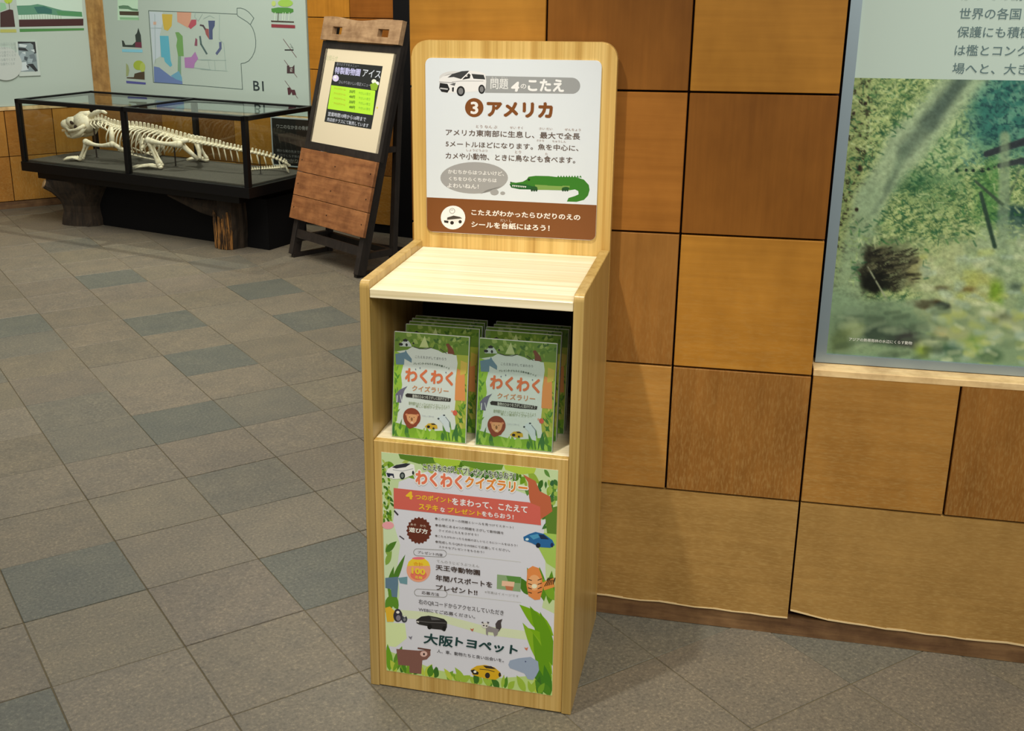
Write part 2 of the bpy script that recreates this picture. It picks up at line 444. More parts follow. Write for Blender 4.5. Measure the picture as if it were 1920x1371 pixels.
DARK = {(2, 11), (2, 8), (4, 9), (4, 7), (2, 6), (-1, 1), (1, 0), (1, 4), (-2, -1), (0, 9), (4, 5), (-3, 6), (-2, 5)}
MID = {(2, 14), (4, 11), (1, 2), (2, 4), (0, 5), (0, 8), (0, 4), (2, -2), (3, -2), (-1, 7), (4, -3)}
rest = MB()
for n, (_, i, j, cx, cy) in enumerate(cells):
    zz = -random.random() * .0012
    if n < 298:
        t = proto if n == 0 else copy(proto, floor)
        t.location = (cx, cy, zz); t.rotation_euler = (random.uniform(-.002, .002), random.uniform(-.002, .002), GA)
        k = random.uniform(.93, 1.07)
        if (i, j) in DARK: c = (.122, .129, .109)
        elif (i, j) in MID: c = (.152, .145, .116)
        else: c = (.178 * k, .158 * k * random.uniform(.985, 1.01), .119 * k * random.uniform(.97, 1.03))
        t.color = c + (1,)
    else:
        rest.M = Matrix.Translation((cx, cy, zz)) @ Matrix.Rotation(GA, 4, 'Z'); rest.box((-.1488, -.1488, -.012), (.1488, .1488, 0))
if len(cells) > 298:
    o = rest.make('far_tiles', TILE, floor); o.color = (.178, .158, .119, 1); tag(o, kind='stuff')

# ------------------------------------------------------------------ panelled walls
LIGHTC, DARKC, MIDC = (.400, .178, .024), (.222, .083, .012), (.315, .122, .019)
def panel(parent, u0, z0, u1, z1, vertical, c, y=0.0, wavy=None):
    g = .0022
    if wavy is None:
        m = MB().box((u0 + g, y - .012, z0 + g), (u1 - g, y + .004, z1 - g)); m.bevel(.0012)
    else:
        n = 14; pts = [(u0 + g, z1 - g)] + [(u0 + g + (u1 - u0 - 2 * g) * k / n, z0 + wavy[k % len(wavy)]) for k in range(n + 1)] + [(u1 - g, z1 - g)]
        m = MB().prism(pts, 'y', y - .012, y + .004)
    o = m.make('panel', WOOD_V if vertical else WOOD_H, parent)
    o.color = c + (1,)
    return o
def vary(c, a=.08):
    k = random.uniform(1 - a, 1 + a); return tuple(x * k for x in c)

# --- right wall
wr = MB().box((-.100, .012, 0), (.7986, .16, 2.45)).box((.7986, .012, 0), (2.6, .16, .655)).box((.7986, .075, .655), (2.6, .16, 1.85)).box((.7986, .012, 1.85), (2.6, .16, 2.45)) \
    .make('wall_right', JOINT); wr.location = RW['loc']; wr.rotation_euler = (0, 0, RW['rz']); tag(wr, kind='structure')
CX_ = [-.0995, .2, .4998, .7986, 1.1006, 1.4006, 1.7006, 2.0006, 2.3006, 2.6006]
tone = {(4, 0): 'L', (4, 1): 'D', (4, 2): 'L', (3, 0): 'D', (3, 1): 'M', (3, 2): 'D', (2, 0): 'L', (2, 1): 'D', (2, 2): 'L', (1, 0): 'D', (1, 1): 'L', (1, 2): 'D', (1, 3): 'L', (1, 4): 'D'}
for r in range(1, 8):
    for cidx in range(9):
        if cidx >= 3 and 2 <= r <= 5: continue
        t = tone.get((r, cidx), 'LD'[(r + cidx) % 2])
        c = {'L': LIGHTC, 'M': MIDC, 'D': DARKC}[t]
        if r <= 2 and t == 'D': c = tuple(a * .6 + b * .4 for a, b in zip((.25, .10, .016), (.34, .16, .04)))
        if r == 1 and t == 'L': c = (.40, .195, .042)
        panel(wr, CX_[cidx], ROWS[r], CX_[cidx + 1], ROWS[r + 1] if not (cidx >= 3 and r == 1) else .655, t == 'D', vary(c, .05))
lip = [.004, .003, .0045, .002, .003, .001, .0, .003, .001, -.001, .001, -.001, .0, -.002, -.001]
lip2 = [.020, .013, .006, .004, .003, .0, .001, -.001, .0, -.002, -.001, .001, -.002, -.003, .0]
edge = MB()
for k, (a, b) in enumerate(((-.0995, .2), (.2, .7986), (.7986, 1.4006), (1.4006, 2.0006), (2.0006, 2.6006))):
    wv = lip if k % 2 else lip2
    panel(wr, a, .0498, b, .347, False, vary((.375, .215, .062), .04), wavy=wv)
    for q_ in range(14):
        xa, xb = a + .0025 + (b - a - .005) * q_ / 14, a + .0025 + (b - a - .005) * (q_ + 1) / 14
        za, zb = .0498 + wv[q_], .0498 + wv[q_ + 1]; w_ = .0022 + .002 * random.random()
        edge.prism([(xa, za - .0008), (xb, zb - .0008), (xb, zb + w_), (xa, za + w_)], 'y', -.0128, -.002)
tag(edge.make('worn_edge', plain('bare_veneer_edge', rgb(226, 200, 150), .6), wr), 'pale splintered lower edge of the veneer')
MB().box((-.0995, -.004, 0), (2.6, .012, .047)).make('skirting', SKIRT, wr)
led = MB().box((.800, -.0125, .649), (2.6, .075, .664)); led.bevel(.001); led.make('ledge', LEDGE, wr)

# --- back wall with the floor map
wb = MB().box((0, .012, 0), (2.384, .16, 2.45)).make('wall_back', JOINT); wb.location = BW['loc']; wb.rotation_euler = (0, 0, BW['rz']); tag(wb, kind='structure')
bc = [.07, .27, .57, .87, 1.17, 1.47, 1.77, 2.07, 2.384]
for r in range(0, 8):
    for k in range(8):
        if r >= 2 and r <= 6 and k < 6: continue
        t = (r + k) % 2
        c = vary(LIGHTC if t else DARKC, .1)
        if k == 6 and r >= 2: c = vary((.44, .185, .02), .04)
        if k == 7 and r >= 3: c = vary((.26, .088, .012), .05)
        a, b = bc[k], bc[k + 1]
        if k == 0: a = 0
        panel(wb, a, ROWS[r], b, ROWS[r + 1], not t, c)
box('skirting', (0, -.004, 0), (2.384, .012, .047), MATTBLACK, wb)
box('ledge', (0, -.014, .650), (1.77, .012, .668), LEDGE, wb)
box('corner_post', (.0, -.025, .668), (.150, .012, 2.45), rough_wood('honey_post', (.42, .22, .06), (.60, .36, .12), 'z', .4), wb)
# --- left wall
wl = MB().box((-3.6, .012, 0), (0, .16, 2.45)).make('wall_left', JOINT); wl.location = LW['loc']; wl.rotation_euler = (0, 0, LW['rz']); tag(wl, kind='structure')
for r in range(0, 2):
    for k in range(12):
        b = -.005 - .30 * k; t = (r + k) % 2
        panel(wl, b - .30, ROWS[r], b, ROWS[r + 1], t == 1, vary((.44, .20, .035) if t else (.37, .155, .026), .06))
box('skirting', (-3.6, -.006, 0), (0, .012, .047), SKIRT, wl)
box('ledge', (-3.6, -.02, .648), (0, .012, .670), LEDGE, wl)
# --- black pillar closing the far corner
pl = box('pillar', (2.386, -.05, 0), (3.2, .3, 2.45), MATTBLACK); pl.location = BW['loc']; pl.rotation_euler = (0, 0, BW['rz']); tag(pl, kind='structure')

# ------------------------------------------------------------------ the wooden display stand
KW, KD, KT = .4409, .3929, .020
stand = empty('display_stand', (-.1878, 2.1261, 0), -.255)
tag(stand, 'tall pale pine leaflet stand with an upright answer sign and open shelf', 'display stand')
def side_panel(x0, x1):
    yb, zt, r = KD - KT, .9135, .012
    pts = [(0, 0), (yb, 0), (yb, zt), (r, zt)] + [(r - r * math.sin(a), zt - r + r * math.cos(a)) for a in (.4, .8, 1.2)] + [(0, zt - r)]
    m = MB().prism(pts, 'x', x0, x1); m.bevel(.0012)
    return m.make('side_panel', PINE_SHADED, stand)
side_panel(0, KT); side_panel(KW - KT, KW)
bp = [(0, 0), (KW, 0), (KW, 1.3484)]
rr = .034
outline = [(0, 0), (KW, 0)] + [(KW - rr + rr * math.cos(math.radians(a)), 1.3484 - rr + rr * math.sin(math.radians(a))) for a in range(0, 91, 15)] + \
          [(rr + rr * math.cos(math.radians(a)), 1.3484 - rr + rr * math.sin(math.radians(a))) for a in range(90, 181, 15)]
m = MB().prism(outline, 'y', KD - KT + .0005, KD); m.bevel(.0018, 2); m.make('back_board', PINE_Z, stand)
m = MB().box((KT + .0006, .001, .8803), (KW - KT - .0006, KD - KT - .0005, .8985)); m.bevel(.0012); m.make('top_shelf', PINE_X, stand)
m = MB().box((KT + .0006, .0185, .562), (KW - KT - .0006, KD - KT - .0005, .5801)); m.bevel(.0012); m.make('lower_shelf', PINE_X, stand)
m = MB().box((KT + .0006, .0008, .002), (KW - KT - .0006, .018, .5801)); m.bevel(.0012); m.make('front_panel', PINE_Z, stand)
box('shelf_back_shade', (KT + .001, KD - KT - .004, .5806), (KW - KT - .001, KD - KT - .001, .8798), DARKIN, stand)  # dark sheet standing in for shade at the back of the opening

# --- answer sign
SX, SZ, SW, SH = .0324, 1.3121, .3773, .3779
yS = KD - KT + .0004
m = MB().prism(rrect(SX, SZ - SH, SX + SW, SZ, .013), 'y', yS - .0042, yS); m.bevel(.0006)
sign = m.make('sign_panel', plain('white_sign_face', rgb(209, 215, 219), .35, .5), stand)
SQ = ((127, 160), (1208, 171), (1165, 1275), (140, 1214))
sp = lambda: Print(front_sheet(SX, SZ, SW, SH, yS - .0042), (246, 250, 252), SQ, step=6e-6, t0=5e-5)
BR_ = (122, 72, 28)
# brown band with rounded lower corners
p = sp(); r_ = .034
band = [(0.0005, .795), (.9995, .795), (.9995, .996 - r_)] + [(  .9995 - r_ + r_ * math.cos(math.radians(a)), .9985 - r_ + r_ * math.sin(math.radians(a))) for a in (15, 30, 45, 60, 75, 90)] + \
       [(.0005 + r_ + r_ * math.cos(math.radians(a)), .9985 - r_ + r_ * math.sin(math.radians(a))) for a in (90, 105, 120, 135, 150, 165, 180)]
p.unit_poly(band, (124, 74, 30)); p.make('brown_band', sign)
p = sp(); p.t += 2e-4
p.ell(297, 1130, 74, 72, (240, 240, 238)); p.ell(292, 1090, 17, 17, (120, 120, 110)); p.ell(292, 1090, 14, 14, (240, 240, 238))
p.line([(285, 1085), (297, 1084)], 3, (110, 110, 100)); p.poly([(246, 1150), (262, 1128), (300, 1118), (338, 1126), (352, 1140), (350, 1158), (248, 1162)], (232, 230, 226))
p.poly([(262, 1130), (300, 1118), (338, 1126), (350, 1134), (262, 1140)], (70, 64, 56)); p.poly([(242, 1146), (270, 1150), (268, 1164), (244, 1160)], (40, 36, 32))
p.line([(262, 1142), (350, 1134)], 4, (90, 84, 76)); p.ell(291, 1162, 11, 11, (40, 34, 30)); p.ell(340, 1156, 10, 10, (40, 34, 30)); p.make('sticker_picture', sign)
p = sp()
pill = [(490, 268), (1030, 277)] + [(1022 + 52 * math.cos(math.radians(a)), 327 + 50 * math.sin(math.radians(a))) for a in range(-85, 90, 15)] + [(490, 372)]
p.poly(pill, (150, 155, 156)); p.make('grey_title_bar', sign)
# minivan
p = sp(); p.t += 1e-4
for k, g in ((0, 206), (1, 176), (2, 140)): p.ell(305 + 4 * k, 280 + 6 * k, 92 - 14 * k, 40 - 8 * k, (g, g + 3, g + 4))
p.poly([(212, 290), (235, 272), (300, 258), (345, 244), (395, 236), (470, 246), (492, 258), (498, 300), (494, 345), (470, 360), (350, 372), (240, 372), (214, 350)], (226, 229, 230))
p.poly([(262, 280), (290, 258), (350, 240), (395, 237), (350, 290), (300, 276)], (58, 60, 62))
p.poly([(352, 292), (386, 250), (402, 262), (398, 284)], (38, 40, 42)); p.poly([(408, 256), (482, 262), (492, 290), (420, 286)], (52, 55, 56))
p.line([(345, 292), (392, 248)], 6, (240, 240, 240)); p.line([(402, 254), (418, 290)], 6, (235, 238, 238)); p.ell(378, 270, 7, 4, (220, 220, 220))
p.poly([(216, 312), (262, 318), (276, 350), (262, 372), (226, 366), (212, 345)], (30, 31, 32)); p.line([(220, 345), (262, 350)], 8, (190, 192, 194)); p.line([(214, 306), (300, 312)], 5, (150, 152, 154))
p.poly([(276, 322), (312, 310), (306, 330)], (90, 92, 95)); p.line([(290, 306), (345, 300), (480, 300)], 3, (150, 153, 155))
p.ell(343, 362, 25, 31, (30, 31, 32)); p.ell(343, 362, 15, 20, (120, 122, 124)); p.ell(470, 350, 20, 28, (34, 35, 36)); p.ell(470, 350, 12, 18, (120, 122, 124))
p.poly([(290, 340), (302, 338), (300, 366), (290, 364)], (40, 42, 44)); p.make('minivan_picture', sign)
# lettering
p = sp(); p.t += 3e-4
p.text('問題', 524, 286, 632, 350, (226, 230, 230), .012); p.text('もん　だい', 530, 276, 626, 286, (215, 218, 218))
p.text('4', 646, 304, 696, 362, (236, 238, 238), .05, skew=.008); p.text('の', 708, 316, 742, 346, (232, 234, 234), .02); p.text('こたえ', 752, 284, 974, 366, (234, 238, 238), .045)
p.cut(); p.ell(425, 462, 56, 58, BR_); p.text('3', 402, 430, 450, 498, (228, 228, 226), .03)
p.text('アメリカ', 500, 420, 904, 528, BR_, .055)
DK = (92, 76, 66)
p.text('アメリカ東南部に生息し、最大で全長', 252, 594, 1072, 656, DK, .014)
p.text('5メートルほどになります。魚を中心に、', 252, 664, 1062, 728, DK, .014)
p.text('カメや小動物、ときに鳥なども食べます。', 252, 734, 1042, 804, DK, .014)
LB = (150, 120, 105)
for s, a, b, yy in (('とう なん ぶ', 436, 566, 572), ('せい そく', 642, 722, 578), ('さい だい', 822, 902, 584), ('ぜんちょう', 978, 1076, 590), ('さかな', 806, 852, 656), ('ちゅうしん', 902, 985, 662), ('しょうどうぶつ', 378, 506, 716), ('とり', 674, 710, 726), ('た', 858, 874, 738)):
    p.text(s, a, yy, b, yy + 13, LB)
p.text('こたえがわかったらひだりのえの', 408, 1080, 1072, 1150, (238, 232, 222), .03)
p.text('シールを台紙にはろう！', 408, 1152, 884, 1216, (238, 232, 222), .03)
p.text('だい し', 584, 1143, 654, 1156, (225, 210, 195)); p.make('lettering', sign)
# speech bubble
p = sp()
p.ell(425, 890, 205, 96, (157, 159, 159), 40); p.poly([(420, 980), (600, 940), (560, 948), (500, 962), (470, 986)], (157, 159, 159))
p.ell(548, 978, 26, 19, (157, 159, 159)); p.ell(598, 984, 15, 11, (157, 159, 159)); p.piece('speech_bubble', sign); p.cuts = []
p.text('かむちからはつよいけど、', 266, 838, 606, 878, (228, 230, 230), .02); p.text('くちをひらくちからは', 272, 882, 562, 918, (228, 230, 230), .02); p.text('よわいねん！', 262, 922, 452, 956, (228, 230, 230), .02)
p.make('bubble_lettering', sign)
# crocodile
p = sp(); G1 = (52, 122, 32); G2 = (22, 66, 30)
body = [(756, 884), (800, 878), (880, 880), (930, 886), (1000, 886), (1050, 888), (1095, 902), (1125, 935), (1130, 965), (1120, 1000), (1095, 1026), (1050, 1038), (990, 1036), (1000, 1014), (1040, 1002), (1062, 992), (1060, 972), (1040, 962),
        (1000, 968), (900, 966), (790, 962), (700, 960), (650, 950), (640, 930), (650, 916), (680, 920), (720, 914), (745, 900)]
p.poly(body, G1)
for k in range(9): p.poly([(930 + k * 17, 888), (938 + k * 17, 876), (946 + k * 17, 890)], G1)
p.poly([(640, 930), (650, 948), (700, 960), (770, 962), (790, 945), (740, 930), (700, 926)], (26, 92, 40))
for k in range(8): p.poly([(655 + k * 11, 934 + k), (665 + k * 11, 935 + k), (660 + k * 11, 946 + k)], (225, 230, 225))
p.poly([(795, 932), (870, 936), (1008, 940), (1005, 966), (800, 964)], (122, 158, 78)); p.poly([(870, 932), (965, 936), (962, 942), (872, 938)], G1)
p.ell(758, 902, 7, 7, (20, 40, 20)); p.ell(648, 918, 5, 4, G2)
for x in (776, 790, 804, 966, 980, 994): p.ell(x, 962, 7, 12, G2)
p.ell(790, 952, 20, 10, (30, 84, 34)); p.ell(984, 956, 22, 10, (30, 84, 34)); p.make('crocodile_picture', sign)

# --- poster on the front panel
PX, PZ, PW_, PH_ = .0371, .5558, .3636, .5150
box('poster', (PX, .0002, PZ - PH_), (PX + PW_, .0007, PZ), plain('poster_paper', rgb(228, 230, 240), .4, .4), stand)
poster = COL.objects[-1] if False else [o for o in stand.children if o.name.startswith('poster')][0]
Q3 = ((99.4, 65.6), (1775, 238.5), (1715, 2252.6), (131.7, 2017.6)); Q4 = ((99.9, -1115.5), (1784.6, -941.8), (1724, 1083), (132.4, 846.8))
def pp(q, t=0):
    p = Print(front_sheet(PX, PZ, PW_, PH_, .0002), (206, 208, 222), q, step=5e-6 if q is not UNIT else 1.2e-6, t0=5e-5); p.t += t; return p
GR = [(96, 140, 30), (70, 112, 28), (130, 160, 60), (52, 96, 34), (150, 172, 88), (84, 128, 60)]
p = pp(UNIT)
R_ = random.Random(5)
p.unit_poly([(0, 0), (1, 0), (1, .20), (.9, .22), (.86, .12), (.6, .07), (.3, .05), (.1, .12), (.06, .3), (0, .3)], (176, 198, 160))
p.unit_poly([(0, .2), (.06, .3), (.10, .40), (.08, .5), (.09, .62), (.07, .75), (0, .8)], (186, 206, 180)); p.unit_poly([(1, .2), (.93, .25), (.95, .5), (.93, .6), (1, .62)], (180, 200, 160))
p.unit_poly([(0, .9), (.3, .96), (.6, .97), (1, .9), (1, 1), (0, 1)], (170, 196, 130)); p.unit_poly([(.08, .70), (.3, .69), (.6, .72), (.95, .715), (.95, .755), (.6, .76), (.3, .725), (.08, .74)], (196, 208, 186))
p.unit_poly([(.0, .77), (.12, .76), (.13, .83), (.06, .88), (0, .88)], (196, 214, 170))
def cl(t, lo=.001, hi=.999): return max(lo, min(hi, t))
def uleaf(p, u0, v0, u1, v1, w, c, vein=None):
    L = math.hypot((u1 - u0) * .7, v1 - v0); A = []; B = []; nx, ny = -(v1 - v0), (u1 - u0); l = math.hypot(nx, ny); nx /= l; ny /= l
    for k in range(8):
        t = k / 7; ww = w * .5 * math.sin(PI * t ** .8) if 0 < k < 7 else 0
        A.append((cl(u0 + (u1 - u0) * t + nx * ww), cl(v0 + (v1 - v0) * t + ny * ww))); B.append((cl(u0 + (u1 - u0) * t - nx * ww), cl(v0 + (v1 - v0) * t - ny * ww)))
    p.unit_poly(A + B[1:-1][::-1], c)
    if vein: p.unit_poly([A[1], B[5], A[5]], vein)
for k in range(46):   # hanging foliage along the top
    u = R_.random(); v = R_.random() * .045 * (1.9 if u > .72 or u < .14 else 1)
    uleaf(p, u, v, u + R_.uniform(-.07, .07), v + R_.uniform(.02, .05), R_.uniform(.014, .035), R_.choice(GR))
for (a, b, c_) in ((.10, .34, (80, 118, 40)), (.30, .46, (150, 182, 60)), (.46, .70, (92, 132, 44)), (.70, .88, (160, 186, 70))):
    p.unit_poly([(a, 0), (b, 0), (b - .01, .022), ((a + b) / 2, .034), (a + .01, .02)], c_)
for k in range(60):   # left edge
    v = .03 + R_.random() * .27; u = R_.random() * .05
    uleaf(p, u, v, u + R_.uniform(-.03, .035), v + R_.uniform(.01, .028), R_.uniform(.010, .018), R_.choice(GR[:5]))
for k in range(50):   # right edge
    v = .03 + R_.random() * .2; u = 1 - R_.random() * .12 * (1 - v * 2)
    uleaf(p, u, v, u + R_.uniform(-.05, .03), v + R_.uniform(.015, .035), R_.uniform(.014, .03), R_.choice([(58, 104, 50), (86, 130, 50), (46, 92, 60), (140, 170, 80)]))
p.unit_poly([(.93, .17), (1, .15), (1, .29), (.95, .28)], (84, 118, 46)); p.unit_poly([(.93, .27), (1, .27), (1, .42), (.95, .40), (.90, .335)], (150, 184, 90))
for a in ((.04, .60, .13, .44), (.03, .46, .02, .40), (.02, .62, .06, .50), (.01, .44, .08, .385), (.01, .50, .05, .43)): uleaf(p, *a, .03, R_.choice([(70, 116, 40), (120, 156, 70), (50, 92, 40)]))
for a in ((.86, .55, .79, .475), (.90, .56, .84, .43), (.94, .57, .91, .42), (.97, .58, .98, .43), (1, .56, .93, .47)): uleaf(p, *a, .05, R_.choice([(84, 132, 30), (112, 156, 40), (66, 112, 30)]))
for a in ((1, .72, .80, .60), (1, .80, .86, .60), (1, .80, .84, .70), (1, .90, .82, .68), (1, .86, .92, .62), (.99, .96, .88, .72)): uleaf(p, *a, .075, R_.choice([(112, 160, 20), (92, 142, 20), (124, 166, 36)]))
for a in ((.97, 1, .87, .84), (.99, 1, .95, .86), (.02, 1, .01, .87), (.05, 1, .10, .87), (.08, .70, .02, .60), (.0, .72, .06, .62)): uleaf(p, *a, .05, R_.choice([(60, 116, 28), (96, 150, 30), (84, 132, 40)]))
for k in range(44):
    u = R_.random(); h = R_.uniform(.03, .08) * (1.2 if u > .8 or u < .15 else 1)
    uleaf(p, u, 1, u + R_.uniform(-.06, .06), 1 - h, R_.uniform(.02, .04), R_.choice([(70, 122, 30), (106, 150, 40), (52, 100, 34), (140, 172, 60), (168, 186, 70)]))
p.unit_poly([(.0, .70), (.03, .69), (.07, .715), (.05, .76), (.01, .765)], (206, 168, 50))
tag(p.make('foliage_artwork', poster), kind='stuff')
# animals and cars
p = pp(Q4, 3.2e-4)
p.poly([(228, 652), (440, 668), (555, 660), (556, 712), (520, 748), (478, 756), (466, 880), (352, 868), (352, 806), (246, 796)], (118, 82, 78)); p.line([(438, 646), (555, 664)], 14, (92, 62, 58)); p.ell(492, 698, 34, 26, (200, 168, 170)); p.ell(494, 700, 9, 11, (40, 28, 30)); p.piece('bear_picture', poster)
p.poly([(1320, 762), (1400, 742), (1520, 730), (1590, 772), (1600, 850), (1570, 905), (1540, 940), (1490, 930), (1460, 880), (1380, 850), (1320, 830), (1305, 800)], (140, 156, 190)); p.ell(1470, 772, 7, 7, (70, 80, 120)); p.piece('elephant_picture', poster)
p.poly([(128, 10), (250, 0), (252, 60), (240, 186), (190, 180), (180, 110), (128, 100)], (88, 116, 144)); p.poly([(250, 10), (340, 0), (338, 70), (270, 58)], (100, 140, 160)); p.piece('rhinoceros_picture', poster)
p.ell(246, 352, 44, 56, (48, 46, 62)); p.ell(244, 314, 30, 24, (48, 46, 62)); p.ell(246, 320, 16, 12, (214, 214, 222)); p.ell(250, 372, 22, 26, (120, 116, 136)); p.ell(308, 382, 28, 32, (56, 60, 74)); p.ell(310, 358, 12, 8, (190, 196, 200)); p.ell(310, 386, 12, 14, (120, 124, 136)); p.piece('penguin_picture', poster)
p.poly([(1490, -60), (1540, -90), (1600, -70), (1630, 10), (1640, 110), (1610, 212), (1560, 216), (1500, 180), (1480, 80)], (206, 130, 76)); p.ell(1555, 60, 60, 70, (226, 160, 116)); p.ell(1556, 92, 26, 20, (240, 214, 196))
for k in range(5): p.line([(1650 + k * 22, 90 - k * 4), (1690 + k * 16, 20)], 11, (60, 44, 30))
p.poly([(1630, 60), (1740, 20), (1750, 100), (1650, 130)], (206, 134, 70))
for k in range(5): p.line([(1655 + k * 20, 92 - k * 4), (1690 + k * 13, 36)], 9, (60, 44, 30))
for k in range(4): p.line([(1498, 30 + k * 38), (1530, 40 + k * 38)], 8, (70, 50, 34)); p.line([(1625, 26 + k * 38), (1590, 38 + k * 38)], 8, (70, 50, 34))
p.piece('tiger_picture', poster)
p.poly([(1190, 500), (1182, 430), (1206, 398), (1250, 386), (1236, 420), (1240, 462), (1214, 500)], (66, 60, 66)); p.poly([(1090, 440), (1180, 468), (1216, 480), (1200, 530), (1172, 544), (1160, 506), (1112, 500), (1108, 536), (1092, 520)], (132, 128, 138)); p.ell(1082, 442, 34, 26, (196, 196, 204)); p.poly([(1044, 414), (1064, 408), (1070, 430)], (80, 76, 84)); p.poly([(1100, 408), (1126, 414), (1110, 432)], (80, 76, 84)); p.ell(1070, 444, 9, 6, (50, 44, 50)); p.ell(1098, 448, 9, 6, (50, 44, 50)); p.piece('raccoon_picture', poster)
for x, y, c_ in ((958, 480, (176, 96, 80)), (1478, 654, (190, 110, 80)), (366, 548, (110, 110, 130))): p.poly([(x - 20, y - 12), (x, y - 4), (x + 18, y - 14), (x + 6, y + 18), (x - 8, y + 8)], c_)
p.make('falling_leaves', poster)
p = pp(Q4, 4.2e-4)
p.poly([(420, 392), (470, 360), (540, 352), (620, 366), (690, 384), (718, 410), (716, 460), (690, 494), (660, 480), (560, 470), (545, 450), (450, 432), (426, 420)], (38, 37, 40)); p.poly([(560, 366), (620, 374), (660, 392), (570, 392)], (84, 84, 92)); p.ell(550, 452, 22, 24, (20, 20, 22)); p.ell(690, 470, 18, 24, (20, 20, 22)); p.line([(430, 400), (540, 412), (706, 420)], 4, (110, 110, 118)); p.poly([(424, 398), (450, 404), (446, 416), (426, 410)], (190, 190, 196)); p.piece('black_car_picture', poster)
p.poly([(945, 840), (1000, 808), (1080, 800), (1170, 822), (1225, 866), (1240, 900), (1180, 936), (1120, 930), (1060, 918), (960, 890)], (196, 158, 30)); p.poly([(1060, 806), (1140, 812), (1190, 840), (1090, 830)], (44, 38, 40)); p.poly([(940, 850), (975, 840), (1020, 868), (1015, 888), (970, 888)], (34, 30, 30)); p.ell(984, 862, 14, 11, (216, 216, 214)); p.ell(1104, 896, 24, 26, (40, 38, 40)); p.line([(1030, 838), (1110, 846), (1170, 862)], 6, (40, 34, 30)); p.ell(1222, 890, 12, 20, (40, 38, 40)); p.piece('yellow_car_picture', poster)
p.map = homography(Q3, UNIT)
p.poly([(140, 250), (160, 215), (210, 190), (300, 165), (370, 168), (410, 180), (420, 240), (400, 270), (310, 300), (220, 305), (150, 290)], (212, 216, 226)); p.poly([(200, 200), (240, 180), (330, 165), (380, 170), (330, 200), (240, 212)], (44, 46, 58)); p.poly([(145, 248), (215, 258), (222, 296), (160, 286)], (34, 40, 66)); p.ell(298, 276, 26, 32, (30, 40, 44)); p.ell(298, 276, 14, 18, (110, 120, 124)); p.ell(194, 286, 16, 12, (200, 204, 214)); p.ell(400, 250, 10, 18, (40, 46, 50)); p.line([(210, 222), (300, 236), (400, 214)], 5, (140, 146, 160)); p.piece('minivan_picture', poster)
p.poly([(1444, 826), (1500, 800), (1560, 782), (1640, 800), (1720, 856), (1742, 900), (1700, 925), (1600, 918), (1520, 880), (1450, 858)], (38, 96, 158)); p.poly([(1590, 804), (1640, 808), (1690, 850), (1610, 846)], (26, 44, 76)); p.ell(1480, 848, 16, 11, (190, 214, 232)); p.ell(1585, 902, 22, 22, (24, 32, 50)); p.ell(1716, 900, 14, 20, (30, 44, 90)); p.poly([(1500, 815), (1580, 800), (1600, 830), (1540, 850)], (70, 140, 190))
p.make('blue_car_picture', poster)
# panels, badge, picture
p = pp(Q3, 3.0e-4)
p.poly([(1440, 270), (1560, 330), (1600, 420), (1700, 470), (1720, 600), (1660, 640), (1560, 700), (1500, 480), (1490, 340)], (172, 92, 66))
p.poly([(214, 384), (1500, 520), (1604, 560), (1612, 724), (214, 566)], (190, 92, 86))
p.star(452, 764, 108, 122, 20, (92, 44, 34)); p.piece('banner_and_badge', poster); p.ell(445, 1116, 114, 108, (226, 152, 130)); p.poly([(336, 1080), (352, 1040), (390, 1014), (445, 1006), (505, 1016), (540, 1044), (556, 1080)], (222, 190, 56)); p.ell(445, 1012, 60, 12, (214, 110, 130))
p.ell(445, 1160, 78, 46, (212, 112, 96)); p.piece('prize_badge', poster); p.poly([(1194, 1160), (1422, 1184), (1416, 1316), (1190, 1288)], (128, 156, 122)); p.poly([(1280, 1172), (1420, 1186), (1416, 1240), (1300, 1230)], (84, 132, 66)); p.poly([(1240, 1216), (1360, 1228), (1352, 1276), (1236, 1262)], (222, 178, 160)); p.poly([(1270, 1262), (1350, 1270), (1340, 1306), (1280, 1298)], (176, 110, 84)); p.piece('pass_picture', poster)
for (x0, y0, x1, y1) in ((400, 930, 712, 1000), (404, 1288, 716, 1362)):
    cx0, cx1 = x0 + 35, x1 - 35
    P_ = [(cx1 + 35 * math.cos(math.radians(a)), (y0 + y1) / 2 + 6 + 31 * math.sin(math.radians(a))) for a in range(-90, 91, 15)] + [(cx0 + 35 * math.cos(math.radians(a)), (y0 + y1) / 2 - 8 + 31 * math.sin(math.radians(a))) for a in range(90, 271, 15)]
    p.line(P_, 4, (120, 120, 120), closed=True)
    p.line([(x1 + 10, y1 - 28), (1420, y1 + 50)], 3, (176, 178, 176))
p.ell(158, 716, 56, 34, (214, 150, 168)); p.line([(220, 588), (252, 622)], 14, (50, 46, 56)); p.line([(268, 812), (308, 840)], 10, (70, 66, 80))
tag(p.make('heading_outline', poster), kind='stuff')
p = pp(Q3, 5.6e-4)
SAL, GOLD, WHT, TX = (208, 112, 88), (222, 178, 48), (238, 228, 232), (78, 72, 76)
p.text('こたえをさがしてプレゼントをもらおう！', 492, 166, 1372, 318, (64, 84, 52), .03, outline=(206, 208, 222), ow=.09)
p.text('わくわく', 420, 224, 868, 405, SAL, .055, outline=(240, 238, 226), ow=.13); p.text('クイズラリー', 892, 276, 1486, 446, (204, 128, 60), .045, outline=(240, 238, 226), ow=.13)
p.text('4', 328, 412, 398, 486, GOLD, .05); p.text('つのポイント', 420, 436, 764, 524, GOLD, .03); p.text('をまわって、こたえて', 768, 474, 1484, 616, WHT, .03)
p.text('ステキ', 452, 520, 636, 596, GOLD, .04); p.text('な', 656, 556, 700, 604, WHT, .03); p.text('プレゼント', 724, 560, 1046, 636, GOLD, .03); p.text('をもらおう！', 1050, 594, 1352, 672, WHT, .03)
